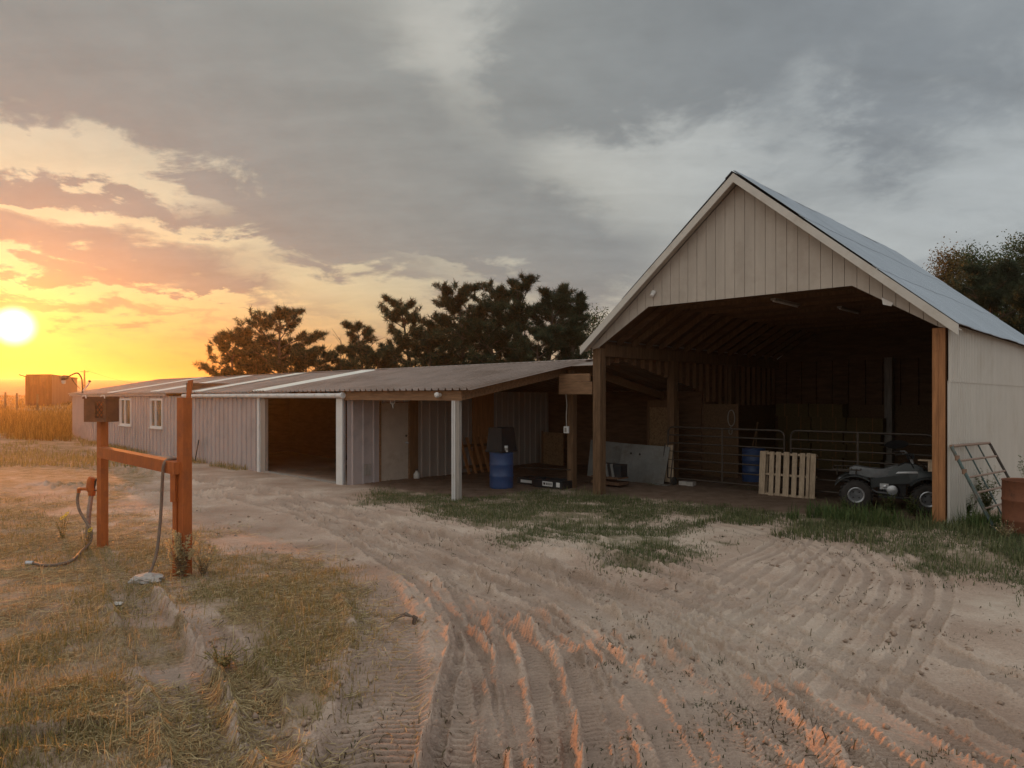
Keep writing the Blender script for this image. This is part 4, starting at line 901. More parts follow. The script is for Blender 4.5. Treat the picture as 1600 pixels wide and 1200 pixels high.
# hydrant
HX, HYy = -6.22, 10.38
t = thing('yard_hydrant', 'rusty iron yard hydrant standing just left of the left rack post', 'hydrant', (HX,HYy,0))
def HP(px, py): return at(px, py, 10.38)
q = MB(); q.tube([HP(135,862), HP(139,800), HP(143,770)], .033, 10); q.build('standpipe', M['pipe'], t, True)
q = MB(); b0 = HP(144,772); 
q.tube([HP(143,774),HP(144,766)], .05, 12); q.tube([HP(143.5,768),HP(141.5,764),HP(142.5,750),HP(144,746)], [.05,.062,.055,.045], 12); q.build('hydrant_head', M['rust'], t, True)
q = MB(); q.tube([HP(147,763),HP(149,752),HP(150,749),HP(155,755)], [.014,.014,.016,.012], 8); q.tube([HP(146,767),HP(152,766)], .012, 8); q.build('lever', M['darksteel'], t, True)
q = MB(); q.tube([HP(141,765),HP(132,764),HP(125,764)], .022, 8); q.tube([HP(126,764),HP(123,764),HP(123,770)], .026, 8); q.build('spout', M['rust'], t, True)
def smooth_pts(P, n=8):
    P = [Vector(p) for p in P]; out = []
    Q = [P[0]]+P+[P[-1]]
    for i in range(1, len(Q)-2):
        for k in range(n):
            t_ = k/n; a, b, c, d = Q[i-1], Q[i], Q[i+1], Q[i+2]
            out.append(.5*((2*b)+(c-a)*t_+(2*a-5*b+4*c-d)*t_*t_+(3*b-a-3*c+d)*t_**3))
    out.append(P[-1]); return out
t = thing('garden_hose', 'grey hose running from the hydrant spout down into the dry grass', 'hose', (HX-.3,HYy-.2,0))
def gnd(px, py, dz=.03): x, y = gp(px, py); return Vector((x, y, g1(x, y)+dz))
Pts = [at(123,768,10.38), at(121,782,10.36), at(124,797,10.3), at(132,811,10.25), at(139,822,10.2), at(143,834,10.15), at(140,848,10.05)]
pe = [gnd(127,866), gnd(113,880), gnd(95,886), gnd(72,889), gnd(52,886)]
q = MB(); q.tube(smooth_pts(Pts+pe), .021, 8); q.build('hose', M['hose'], t, True)
q = MB(); q.tube([pe[-1], pe[-1]+Vector((-.1,.01,.0))], .028, 8); q.build('coupling', M['alloy'], t, True)
t = thing('black_hose', 'dark hose looped over the rack rail and hanging to the pale rock', 'hose', (-4.5,8.7,0))
Pts = [at(277,717,8.78), at(269,717,8.74), at(261,719,8.72), at(256,726,8.66), at(254,745,8.66), at(252,790,8.62), at(249,830,8.58), at(245,862,8.5), at(239,883,8.45), at(233,897,8.4)]
q = MB(); q.tube(smooth_pts(Pts), .0195, 8); q.build('hose', M['hose'], t, True)
def lump(name, label, cat, c, rx_, ry_, rz_, m, seed):
    import bmesh
    bm = bmesh.new(); bmesh.ops.create_icosphere(bm, subdivisions=3, radius=1)
    rnd = random.Random(seed); off = Vector((rnd.random()*9, rnd.random()*9, rnd.random()*9))
    from mathutils import noise
    for v in bm.verts:
        k = 1+.5*noise.noise(v.co*1.3+off)+.18*noise.noise(v.co*4+off); v.co = Vector((v.co.x*rx_*k, v.co.y*ry_*k, v.co.z*rz_*k))
    me = bpy.data.meshes.new(name); bm.to_mesh(me); bm.free(); me.materials.append(m)
    o = bpy.data.objects.new(name, me); COL.objects.link(o); o.location = c; return tag(o, label, cat)
x, y = gp(230,910); lump('rock', 'pale flat rock under the end of the dark hose', 'rock', (x,y,g1(x,y)+.03), .19,.14,.06, M['rock'], 3)
x, y = gp(184,939); lump('paper_scrap', 'small crumpled white scrap on the dirt left of the pale rock', 'scrap', (x,y,g1(x,y)+.02), .045,.04,.018, M['trim'], 5)
x, y = gp(272,872); lump('rusty_can', 'small grey can lying at the foot of the right rack post', 'can', (x,y,g1(x,y)+.04), .06,.05,.05, M['galv'], 8)
def stub():
    x, y = gp(640,968); z = g1(x, y); t = thing('root_stub', 'small root stub with bent twigs in the middle of the tyre tracks', 'root', (x,y,z))
    q = MB(); q.tube([(x+.05,y,z-.03),(x+.06,y,z+.05),(x+.03,y,z+.075)], [.035,.03,.012], 7); q.build('stub', M['bark'], t, True)
    for k in range(5):
        r_ = random.Random(k); q = MB(); a = PI*.75+r_.random()*1.2
        q.tube([(x+.04,y,z+.06),(x+.04+.1*math.cos(a),y+.06*math.sin(a),z+.06+.04*r_.random()),(x+.04+.24*math.cos(a),y+.15*math.sin(a),z+.0+.05*r_.random())], [.008,.006,.003], 5); q.build('twig', M['deadwood'], t, True)
stub()
t = thing('rake_handle', 'thin dark rod leaning on the grey shed wall', 'rod', W(-14.5,VF-.2,0), TH)
q = MB(); q.tube([W(-14.35,VF-.35,-.05), W(-14.72,VF-.06,.72)], .02, 8); q.build('rod', M['darksteel'], t, True)

# ------------------------------------------------------------------ far left: container, yard lamp, dish mount, pole, fence
cr = at(80,640,60); fx = Vector((-.995,.1,0)); 
ct = thing('shipping_container', 'rusty red shipping container standing in the field left of the shed', 'container', (cr.x,cr.y,1.0))
cx0 = at(80,640,60); e1 = (at(37,640,60.5)-cx0); e1.z = 0; e1.normalize(); e2 = Vector((-e1.y*-1, e1.x*-1, 0)); e2 = Vector((e1.y, -e1.x, 0)); 
if e2.y < 0: e2 = -e2
z0 = terrain(np.array([cx0.x]), np.array([cx0.y]))[0]-.1
base = Vector((cx0.x, cx0.y, z0))
e2 = (e2+Vector((.0,0,0))).normalized()
side = Vector((.30,.95,0)).normalized() if False else (at(132,640,75)-cx0); side.z = 0; side = side.normalized()
q = MB(); fw = 2.45; hh = 2.62+.1; prof = [(fw*i/32, .02*(1 if (i//2) % 2 else -1)) for i in range(33)]
q.sheet(prof, base, e1, -side, Vector((0,0,hh)), .05); q.build('front_panel', M['container'], ct)
q = MB(); prof = [(12*i/80, .03*(1 if (i//2) % 2 else -1)) for i in range(81)]; q.sheet(prof, base+side*.05, side, -e1, Vector((0,0,hh)), .05); q.build('side_panel', M['containerside'], ct)
q = MB(); a = base+Vector((0,0,hh)); q.hexa([a-side*.05-e1*.05, a+e1*(fw+.05)-side*.05, a+e1*(fw+.05)+side*12.1, a-e1*.05+side*12.1], [p_+Vector((0,0,.12)) for p_ in (a-side*.05-e1*.05, a+e1*(fw+.05)-side*.05, a+e1*(fw+.05)+side*12.1, a-e1*.05+side*12.1)]); q.build('roof', M['container'], ct)
q = MB(); 
for s_ in (.0,1.0): c_ = base+e1*fw*s_-side*.07; q.beam(c_, c_+Vector((0,0,hh)), .14, .1, side)
q.build('corner_post', M['container'], ct)
q = MB(); a = base+e1*fw+Vector((0,0,hh-.1)); q.tube([a, a+e1*.75+Vector((0,0,.2))], .05, 8); q.build('pole_arm', M['darksteel'], ct, True)
t = thing('utility_pole', 'thin wooden utility pole with wires standing in the field beyond the shed', 'pole', at(132,600,110))
pb = at(132,600,110); gzv = terrain(np.array([pb.x]), np.array([pb.y]))[0]; top = at(132,578.5,110)
q = MB(); q.tube([(pb.x,pb.y,gzv-.3), (pb.x,pb.y,top.z)], [.16,.11], 8); q.build('pole', M['bark'], t, True)
q = MB(); q.beam((pb.x-.6,pb.y,top.z-.25), (pb.x+.6,pb.y,top.z-.25), .1, .1); q.build('cross_arm', M['bark'], t)
for k, (dx_, far_) in enumerate(((-.5,at(10,604,150)),(.5,at(300,606,130)))):
    a = Vector((pb.x+dx_,pb.y,top.z-.1)); q = MB(); q.tube([a.lerp(far_, s_)+Vector((0,0,-.9*4*s_*(1-s_))) for s_ in np.linspace(0,1,14)], .022, 5); q.build('wire', M['darksteel'], t, True)
# yard light on a gooseneck, and a dish mount, both on the shed's far roof corner
t = thing('yard_lamp', 'gooseneck yard lamp rising from the far end of the shed roof', 'lamp', at(130,610,33))
YL = 33.5
q = MB(); q.tube(smooth_pts([at(129,617,YL),at(128.6,600,YL),at(127,590,YL),at(122,583.5,YL),at(116,584,YL),at(104,590,YL)]), .035, 8); q.build('gooseneck', M['darksteel'], t, True)
q = MB(); q.tube([at(106,589.5,YL),at(101,590,YL),at(97,592,YL)], [.09,.13,.12], 10); q.build('lamp_head', M['darksteel'], t, True)
q = MB(); c_ = at(99.5,597,YL); q.lathe([(.0,-.1),(.07,-.08),(.09,0),(.09,.08),(0,.09)], c_, n=12); q.build('lamp_glass', M['trim'], t, True)
t = thing('dish_mount', 'bare forked dish mount on the far end of the shed roof', 'mount', at(125,612,33))
q = MB(); q.tube([at(130,611,33.2),at(141,597,33.2)], .035, 8); q.build('mast', M['white'], t, True)
q = MB(); q.tube([at(141,597,33.2),at(139.5,594.5,33.2)], .05, 8); q.build('mast_cap', M['darksteel'], t, True)
q = MB(); q.tube([at(125.5,608,33.2),at(117,599,33.2),at(112,591,33.2)], [.012,.025,.03], 8); q.build('arm', M['darksteel'], t, True)
fence_n = 0
for px, Yd, top_ in ((26,52,625),(8,54,626),(-12,56,627),(58,50,627)):
    b_ = at(px,640,Yd); zg = terrain(np.array([b_.x]), np.array([b_.y]))[0]; tz = at(px,top_,Yd).z
    t = thing('fence_post', ['weathered fence post in the weeds nearest the red container','leaning fence post in the weeds at the left edge','fence post outside the left weeds','fence post in front of the red container'][fence_n], 'fence post', (b_.x,b_.y,zg), 0, 'fence posts in the field'); fence_n += 1
    if px < 0: bpy.data.objects.remove(t); continue
    q = MB(); q.tube([(b_.x,b_.y,zg-.3),(b_.x+.02,b_.y,zg+1.3)], [.075,.065], 7); q.build('post', M['bark'], t, True)
    q = MB(); q.lathe([(.07,-.01),(.078,0),(.078,.02),(.07,.03)], (b_.x+.015,b_.y,zg+.95), n=8); q.build('wire_wrap', M['darksteel'], t)

# ------------------------------------------------------------------ vegetation
def blades(name, pts, hmin, hmax, wd, lean, m, tint=(0,1), droop=.5, parent=None, seed=1, kind='stuff', tall=0):
    r = np.random.default_rng(seed); n = len(pts); P = np.asarray(pts)
    h = r.uniform(hmin, hmax, n)*r.uniform(.6, 1, n); a = r.uniform(0, 2*PI, n); ln = r.uniform(.1, 1, n)*lean
    d = np.stack([np.cos(a), np.sin(a), np.zeros(n)], 1); s = np.stack([-np.sin(a+r.uniform(-.8,.8,n)), np.cos(a), np.zeros(n)], 1); w = wd*r.uniform(.6, 1.3, n)[:,None]
    up = np.array([0,0,1.]); hz = h*np.sqrt(np.clip(1-np.minimum(ln,.98)**2, .02, 1))
    m1 = P+d*(h*ln*.42)[:,None]+up*(hz*.62)[:,None]; tp = P+d*(h*ln*1.05)[:,None]+up*(hz*(1-droop*ln**2))[:,None]
    vs = np.stack([P-s*w/2, P+s*w/2, m1+s*w*.38, m1-s*w*.38, tp], 1).reshape(-1, 3)
    i = np.arange(n)*5; q = np.stack([i,i+1,i+2,i+3], 1); t3 = np.stack([i+3,i+2,i+4], 1)
    fl = np.concatenate([q.ravel(), t3.ravel()]); lt = [4]*n+[3]*n
    tn = np.repeat(r.uniform(*tint, n), 5)
    o = npmesh(name, vs, fl, lt, m, parent, {'tint': tn}); return tag(o, kind=kind)
def scatter(n, pxb, zmax, test, seed, clump=None, power=1.0):
    """uniform points on the ground inside the part of the yard that the photograph's pixel box covers"""
    r = np.random.default_rng(seed); x0, x1, y0, y1 = pxb
    Yn, Yf = F*H/(y1-HY), F*H/(y0-HY)
    Y = np.sqrt(r.uniform(Yn**2, Yf**2, n)) if power == 2 else Yn*(Yf/Yn)**r.uniform(0, 1, n); X = (r.uniform(x0, x1, n)-CX)/F*Y
    k = test(X, Y)
    if clump: k &= fbm(X, Y, clump[0], 3, seed)+r.uniform(-.25,.25,n)*clump[2] > clump[1]
    X, Y = X[k], Y[k]; return np.stack([X, Y, gz(X, Y)-.004], 1)
JR = np.random.default_rng(99)
def jit(X, Y, k=.22): return X+JR.normal(0, k, X.shape), Y+JR.normal(0, k*1.3, Y.shape)
isdry = lambda X, Y: masks(*jit(X, Y))[0]
isgrn = lambda X, Y: masks(*jit(X, Y, .2))[2] & ~((masks(X,Y)[3]) & (fbm(X,Y,.9,2,4) > -.25))
isthin = lambda X, Y: (masks(*jit(X, Y, .4))[1]) | (masks(*jit(X, Y, .4))[0])
P_ = scatter(90000, (-150,620,770,1290), 0, isdry, 3, (2.0,-.02,.6), 1); blades('dry_grass', P_, .025, .09, .005, 1.0, M['dryleaf'], (0,.8), .9, seed=3)
P_ = scatter(2600, (-150,640,780,1290), 0, isdry, 44, (1.3,.08,.6), 1); blades('grass_stalks', P_, .16, .42, .0045, .8, M['dryleaf'], (.2,1), .5, seed=44)
P_ = scatter(60000, (-150,620,770,1290), 0, isdry, 4, (1.0,.12,.5), 1); blades('short_grass', P_, .04, .15, .006, .8, M['weed'], (0,.6), .6, seed=4)
P_ = scatter(90000, (-150,700,760,1290), 0, isthin, 5, (1.5,.04,.8), 1)
def straw(name, P, l0, l1, wd, m, seed, kind='stuff'):
    r = np.random.default_rng(seed); n = len(P); a = r.uniform(0, 2*PI, n); L = r.uniform(l0, l1, n)*r.uniform(.4,1,n); d = np.stack([np.cos(a), np.sin(a), np.zeros(n)], 1); s = np.stack([-np.sin(a), np.cos(a), np.zeros(n)], 1)
    bend = r.uniform(-.25,.25,n)[:,None]; w = wd*r.uniform(.6,1.4,n)[:,None]; up = np.array([0,0,1.])
    e0 = P-d*L[:,None]/2; e1_ = P+d*L[:,None]/2; md = P+s*bend*L[:,None]
    for e in (e0, e1_, md): e[:,2] = gz(e[:,0], e[:,1])
    e0 = e0+up*r.uniform(.003,.012,n)[:,None]; md = md+up*(r.uniform(.008,.03,n))[:,None]; e1_ = e1_+up*r.uniform(.002,.03,n)[:,None]
    vs = np.stack([e0-s*w/2, e0+s*w/2+up*.002, md+s*w/2+up*.003, md-s*w/2, e1_+s*w/2+up*.002, e1_-s*w/2], 1).reshape(-1,3)
    i = np.arange(n)*6; q = np.concatenate([np.stack([i,i+1,i+2,i+3],1), np.stack([i+3,i+2,i+4,i+5],1)])
    return tag(npmesh(name, vs, q.ravel(), [4]*len(q), m, None, {'tint': np.repeat(r.uniform(0,1,n),6)}), kind=kind)
straw('straw_litter', P_, .05, .30, .0045, M['dryleaf'], 6)
P_ = scatter(5000, (250,1700,780,1290), 0, lambda X, Y: ~masks(X,Y)[2] & ~masks(X,Y)[3], 7, (1.1,.16,.8), 1); straw('twig_litter', P_, .03, .13, .007, leafmat('dark plant litter', (.05,.036,.02), (.10,.07,.04), (.16,.13,.07)), 8)
P_ = scatter(300000, (540,1900,745,1000), 0, isgrn, 9, (1.3,-.14,.8), 2); blades('green_grass', P_, .035, .12, .010, .95, M['grass'], (0,.75), .7, seed=9)
P_ = scatter(60000, (540,1900,745,1000), 0, isgrn, 10, (.9,.12,.6), 2); blades('green_weeds', P_, .08, .24, .009, .7, M['grass'], (.2,1), .5, seed=10)
def sprigs(n, per, seed):
    r = np.random.default_rng(seed); P = scatter(n*6, (560,1700,830,1260), 0, lambda X, Y: ~masks(X,Y)[3] & ~masks(X,Y)[0], seed, (.8,.02,.4), 1)[:n]
    s_ = r.uniform(.02,.14,(len(P),1)); Q = np.repeat(P, per, 0); Q[:,:2] += r.normal(0,1,(len(Q),2))*np.repeat(s_, per, 0)*np.array([1.3,.8]); Q[:,2] = gz(Q[:,0],Q[:,1])-.004
    blades('weed_sprigs', Q, .015, .06, .009, .95, M['sprig'], (0,1), .6, seed=seed)
M['sprig'] = leafmat('dusty dark sprigs', (.045,.045,.022), (.085,.085,.045), (.15,.135,.08), trans=.25)
sprigs(130, 30, 61)
wg = None
P_ = scatter(7000, (600,1700,800,1000), 0, lambda X, Y: ~masks(X,Y)[3] & ~masks(X,Y)[0], 12, (2.2,.36,.3), 1); blades('ground_cover', P_, .02, .07, .008, .9, M['grass'], (0,.6), .6, seed=12)
# tall weeds at the far left end of the shed
def farweed(n, seed, hm, m, name, pxr, Yr, tint=(0,1), wd=.03):
    r = np.random.default_rng(seed); Y = r.uniform(*Yr, n); X = (r.uniform(*pxr, n)-CX)/F*Y; k = fbm(X, Y, .45, 3, seed) > -.22
    d0 = X-L0[0]; d1 = Y-L0[1]; u = d0*U2[0]+d1*U2[1]; v = d0*V2[0]+d1*V2[1]; k &= ~((u > -30.2) & (v > -3.05))
    X, Y = X[k], Y[k]; blades(name, np.stack([X, Y, gz(X, Y)], 1), hm*.45, hm, wd, .45, m, tint, .4, seed=seed)
farweed(15000, 21, 1.0, M['farweed'], 'tall_weeds', (-120,116), (34.5,44), wd=.025)
farweed(3500, 24, .7, M['farweed'], 'tall_weeds', (-120,112), (32,35), wd=.02)
farweed(12000, 22, .38, M['farweed'], 'field_grass', (-200,130), (44,85), (.1,1), .05)
farweed(9000, 23, .28, M['weed'], 'short_grass', (-150,230), (22,34), (0,.7), .02)
def wallgrass(n, u0, u1, v0, v1, h, seed, m=M['weed'], name='short_grass'):
    r = np.random.default_rng(seed); u = r.uniform(u0,u1,n); v = r.uniform(v0,v1,n); X = L0[0]+U2[0]*u+V2[0]*v; Y = L0[1]+U2[1]*u+V2[1]*v; k = fbm(X,Y,1.2,2,seed) > .02
    blades(name, np.stack([X[k],Y[k],gz(X[k],Y[k])],1), h*.4, h, .012, .7, m, (0,.9), .5, seed=seed)
wallgrass(2600, -29.8, -11, -3.35, -2.95, .3, 31)
wallgrass(9000, 3.6, 8.6, -2.2, .1, .22, 32, M['grass'], 'green_weeds'); wallgrass(3500, 4.6, 7.6, -.7, .5, .42, 33, M['plant'], 'green_weeds'); wallgrass(3000, 7.1, 8.4, -.3, 2.5, .5, 34, M['plant'], 'green_weeds')
# individual plants
def weedplant(name, label, cat, c, h, nst, m, seed, spread=.5, leafsz=.05, group=None, flower=0, seedhead=False):
    r = random.Random(seed); t = thing(name, label, cat, c, 0, group); st = MB(); V_, T_ = [], []; fl = []; FV = []
    c = Vector(c)
    for s_ in range(nst):
        a = r.uniform(0, 2*PI); ln = r.uniform(.05, 1)*spread; hh = h*r.uniform(.55, 1); pts = []
        for k in range(6):
            q_ = k/5; pts.append(c+Vector((math.cos(a)*(ln*hh*q_**1.5+.02), math.sin(a)*(ln*hh*q_**1.5+.02), hh*q_*(1-.25*ln*q_))))
        st.tube(pts, [.0035*(1-.6*k/5) for k in range(6)], 5)
        for k in range(int(12+34*hh)):
            q_ = r.uniform(.12, 1); i = min(4, int(q_*5)); p = pts[i].lerp(pts[i+1], q_*5-i) if i < 5 else pts[-1]
            b = r.uniform(0, 2*PI); L = leafsz*r.uniform(.5, 1.3)*(1.2-.6*q_); el = r.uniform(-.3, .8)
            d = Vector((math.cos(b)*math.cos(el), math.sin(b)*math.cos(el), math.sin(el))); sd = Vector((-math.sin(b), math.cos(b), r.uniform(-.3,.3)))*L*.22
            V_ += [p, p+d*L*.5+sd, p+d*L, p+d*L*.5-sd]; T_ += [r.random()]*4
        if flower and s_ < flower: FV.append((pts[-1], a))
        if seedhead:
            for k in range(14):
                p = pts[-1].lerp(pts[3], r.uniform(0,.75)); d = Vector((r.uniform(-1,1)*.5+math.cos(a)*.6, r.uniform(-1,1)*.5+math.sin(a)*.6, r.uniform(-.5,.5))).normalized()*.045; sd = Vector((0,0,.012))
                V_ += [p, p+d*.5+sd, p+d, p+d*.5-sd]; T_ += [r.uniform(.7,1)]*4
    st.build('stems', M['deadwood'] if m is M['dryleaf'] else M['stem'], t)
    vs = [tuple(ROOTM[t.name].inverted() @ p) for p in V_]; n = len(vs)//4
    npmesh('leaves', vs, np.arange(4*n), [4]*n, m, t, {'tint': T_})
    for p, a in FV:
        pv, ptn = [], []
        nrm = Vector((math.cos(-2)*.7, math.sin(-2)*.7, .6)).normalized(); e_ = nrm.cross(Vector((0,0,1))).normalized(); f_ = nrm.cross(e_)
        for k in range(9):
            b = 2*PI*k/9; d = e_*math.cos(b)+f_*math.sin(b); s2_ = nrm.cross(d)*.008; pv += [p+d*.01-s2_*.6, p+d*.03-s2_*1.2, p+d*.048, p+d*.03+s2_*1.2]; ptn += [r.random()]*4
        vs = [tuple(ROOTM[t.name].inverted() @ x_) for x_ in pv]; npmesh('flower', vs, np.arange(len(vs)), [4]*9, M['flower'], t, {'tint': ptn})
    return t
def onground(px, py): x, y = gp(px, py); return (x, y, g1(x, y)-.01)
weedplant('dry_weed', 'tall straw coloured oat grass clump at the foot of the right rack post', 'dry plant', onground(284,905), .62, 26, M['dryleaf'], 1, .35, .06, seedhead=True)
weedplant('dry_weed', 'wispy dry weed right of the rack post base', 'dry plant', onground(318,900), .45, 14, M['dryleaf'], 2, .6, .05, seedhead=True)
weedplant('wild_sunflower', 'weed with a yellow flower right against the hydrant pipe', 'flower', onground(134,862), .45, 8, M['weed'], 3, .4, .05, 'yellow flowered weeds by the hydrant', 1)
weedplant('wild_sunflower', 'weed with two yellow flowers in the grass left of the hydrant', 'flower', onground(98,842), .5, 9, M['weed'], 4, .5, .05, 'yellow flowered weeds by the hydrant', 3)
weedplant('green_weed', 'low bushy weed in front of the dirt rut on the left', 'weed', onground(345,1035), .26, 30, M['weed'], 6, 1.1, .04)
weedplant('green_weed', 'leafy weed growing in front of the quad bike engine', 'weed', onground(1392,806), .42, 16, M['plant'], 7, .5, .075)
weedplant('green_weed', 'leafy weed growing before the quad bike front wheel', 'weed', onground(1425,812), .46, 16, M['plant'], 8, .5, .075)
weedplant('green_weed', 'leafy weed beside the quad bike rear wheel', 'weed', onground(1322,806), .34, 12, M['plant'], 9, .5, .07)
weedplant('green_weed', 'dense weed clump at the barn right corner between post and green gate', 'weed', onground(1508,818), .55, 26, M['plant'], 10, .5, .085)
weedplant('green_weed', 'low weed at the foot of the right post', 'weed', onground(1478,822), .26, 18, M['plant'], 18, .8, .07)
weedplant('dry_weed', 'brown twiggy weed behind the rungs of the leaning gate', 'dry plant', (8.45,12.5,.1), .95, 26, M['plant'], 11, .45, .07)
weedplant('green_weed', 'tall weed rising behind the rust drum', 'weed', (8.35,11.2,.1), 1.25, 20, M['plant'], 12, .3, .08)
weedplant('dry_weed', 'dry twigs lying at the base of the rust drum', 'dry plant', onground(1572,858), .3, 20, M['dryleaf'], 13, 1.0, .04)
# clods of earth
def clods(n, seed):
    r = np.random.default_rng(seed); Y = 4.2*(15/4.2)**r.uniform(0,1,n); X = (r.uniform(300,1700,n)-CX)/F*Y
    dry, thin, grn, inb = masks(X, Y); k = ~grn & ~inb & ~dry & (fbm(X, Y, 1.4, 2, 3)+r.uniform(-.3,.3,n) > .1); X, Y = X[k], Y[k]; n = len(X)
    Z = gz(X, Y); s = .006+.03*r.random(n)**4
    oct_ = np.array([[1,0,0],[0,1,0],[-1,0,0],[0,-1,0],[0,0,.8],[0,0,-.8]])
    vs = (oct_[None]*s[:,None,None]*r.uniform(.6,1.3,(n,6,1))+np.stack([X,Y,Z+s*.3],1)[:,None]).reshape(-1,3)
    f_ = np.array([[0,1,4],[1,2,4],[2,3,4],[3,0,4],[1,0,5],[2,1,5],[3,2,5],[0,3,5]]); fl = (f_[None]+6*np.arange(n)[:,None,None]).reshape(-1)
    tag(npmesh('dirt_clods', vs, fl, [3]*(8*n), mat('earth clods', (.30,.21,.155), .95, var=.35, scale=9), smooth=True), kind='stuff')
clods(5200, 51)

# trees
def tree(name, label, cat, base, h, spread, seed, kind='pine', lean=0., lowest=.12, ncl=420, group=None, cm=None):
    r = random.Random(seed); rn = np.random.default_rng(seed); t = thing(name, label, cat, base, 0, group); inv = ROOTM[t.name].inverted(); B = Vector(base)
    tr = MB(); tips = []
    pts = []; n = 9; bx, by = r.uniform(-1,1)*.05, r.uniform(-1,1)*.05
    for k in range(n):
        q = k/(n-1); pts.append(B+Vector((lean*h*q+bx*h*math.sin(q*4)+r.uniform(-.06,.06), by*h*math.sin(q*3.3), h*.97*q-.2*(k == 0))))
    r0 = .022*h+.03
    tr.tube(pts, [r0*(1-.9*k/(n-1)) for k in range(n)], 7)
    def limb(p, d, L, rad, depth):
        m = 5; q_ = [p]; dd_ = d.copy()
        for k in range(m):
            dd_ = (dd_+Vector((r.uniform(-.25,.25), r.uniform(-.25,.25), r.uniform(-.14,.16)))).normalized(); q_.append(q_[-1]+dd_*L/m)
        tr.tube(q_, [max(.006, rad*(1-.8*k/m)) for k in range(m+1)], 5 if depth == 0 else 4)
        if depth < (2 if kind != 'pine' else 1):
            for k in range(2, m+1):
                for _ in range(r.choice((1,2,2))):
                    s_ = dd_.cross(Vector((0,0,1))).normalized()*r.choice((-1,1)); nd = (dd_*.7+s_*r.uniform(.4,1)+Vector((0,0,r.uniform(-.2,.5)))).normalized(); limb(q_[k], nd, L*r.uniform(.28,.5), rad*.45, depth+1)
        for k in range(2 if depth else 3, m+1): tips.append((q_[k], dd_.copy()))
    nb = int(9+h*2.6)
    for k in range(nb):
        q = lowest+(1-lowest)*((k+.5)/nb)**.9; i = min(n-2, int(q*(n-1))); p = pts[i].lerp(pts[i+1], q*(n-1)-i); a = k*2.4+r.uniform(-.5,.5)
        prof = (1-q)**.75*1.0+.10 if kind == 'spire' else (math.sin(min(1,(1-q)*1.35+.12)*PI*.5))**.9*1.05+.16
        L = spread*prof*r.uniform(.55,1.2); el = r.uniform(-.1,.3)+.45*q
        limb(p, Vector((math.cos(a)*math.cos(el), math.sin(a)*math.cos(el), math.sin(el))), L, r0*.38*(1-.6*q), 0)
    tips.append((pts[-1], Vector((0,0,1)))); tips.append((pts[-2], Vector((0,0,1))))
    tr.build('trunk', M['bark'], t, True)
    idx = [r.randrange(len(tips)) for _ in range(ncl)] if ncl < len(tips)*3 else list(range(len(tips)))*3
    C_ = np.array([tuple(tips[i][0]) for i in idx])+rn.normal(0, .07 if kind != 'leafy' else .2, (len(idx),3)); D_ = np.array([tuple(tips[i][1]) for i in idx])
    C_[:,2] = np.minimum(C_[:,2], B.z+h*1.02); per = 44 if kind != 'leafy' else 16
    Nn = len(C_)*per; c = np.repeat(C_, per, 0); d = np.repeat(D_, per, 0)
    if kind != 'leafy':
        rd = rn.normal(0,1,(Nn,3)); rd /= np.linalg.norm(rd,axis=1)[:,None]; v = d*.35+rd*.95+np.array([0,0,.25]); v /= np.linalg.norm(v,axis=1)[:,None]
        st = c+d*rn.uniform(-.16,.08,(Nn,1))+rn.normal(0,.035,(Nn,3)); L = rn.uniform(.13,.30,(Nn,1)); sd = np.cross(v, rn.normal(0,1,(Nn,3))); sd /= np.linalg.norm(sd,axis=1)[:,None]; wd = .014
        vs = np.stack([st-sd*wd, st+sd*wd, st+v*L], 1).reshape(-1,3); lt = [3]*Nn
    else:
        st = c+rn.normal(0,.22,(Nn,3)); v = rn.normal(0,1,(Nn,3))+d*.5; v /= np.linalg.norm(v,axis=1)[:,None]; L = rn.uniform(.06,.13,(Nn,1)); sd = np.cross(v, rn.normal(0,1,(Nn,3))); sd /= np.linalg.norm(sd,axis=1)[:,None]
        vs = np.stack([st, st+v*L*.5+sd*L*.32, st+v*L, st+v*L*.5-sd*L*.32], 1).reshape(-1,3); lt = [4]*Nn
    k = lt[0]; tint = np.repeat(np.clip(np.repeat(rn.normal(.45,.2,len(C_)),per)+rn.normal(0,.12,Nn),0,1), k)
    vs = vs-np.array(base)
    npmesh('crown', vs, np.arange(len(vs)), lt, cm or (M['leaf'] if kind == 'leafy' else M['needle']), t, {'tint': tint})
    return t
def tree_px(name, label, cat, px, top, Y, wpx, seed, **k):
    x = (px-CX)/F*Y; zb = float(terrain(np.array([x]), np.array([Y]))[0]); h = H+(HY-top)/F*Y-zb
    return tree(name, label, cat, (x, Y, zb), h, wpx/F*Y/2*k.pop('sp',1.0), seed, **k)
G = 'pines behind the long shed'
tree_px('pine_tree', 'broad dark pine standing alone at the left end of the pine row', 'tree', 438, 488, 37, 150, 101, group=G, ncl=691)
tree_px('pine_tree', 'short bushy pine low at the far left of the pine row', 'tree', 365, 520, 36, 95, 102, group=G, ncl=424)
tree_px('pine_tree', 'thin low pine with bare twigs around it in the gap of the row', 'tree', 563, 508, 37, 80, 103, group=G, ncl=290)
tree_px('pine_tree', 'pine with a narrow pointed top, right of the gap in the row', 'tree', 633, 470, 35, 105, 104, group=G, ncl=580)
tree_px('pine_tree', 'full pine with a leaning rounded top in the middle of the row', 'tree', 715, 455, 34, 140, 105, group=G, ncl=781, lean=.03)
tree_px('pine_tree', 'tallest dark pine of the row with forked tufted top', 'tree', 812, 444, 33, 140, 106, group=G, ncl=848)
tree_px('pine_tree', 'dense pine between the tallest pine and the narrow spire', 'tree', 862, 452, 33, 110, 107, group=G, ncl=714)
tree_px('pine_tree', 'narrow spire of pine next to the barn roof edge', 'tree', 901, 455, 32, 62, 108, group=G, kind='spire', ncl=468)
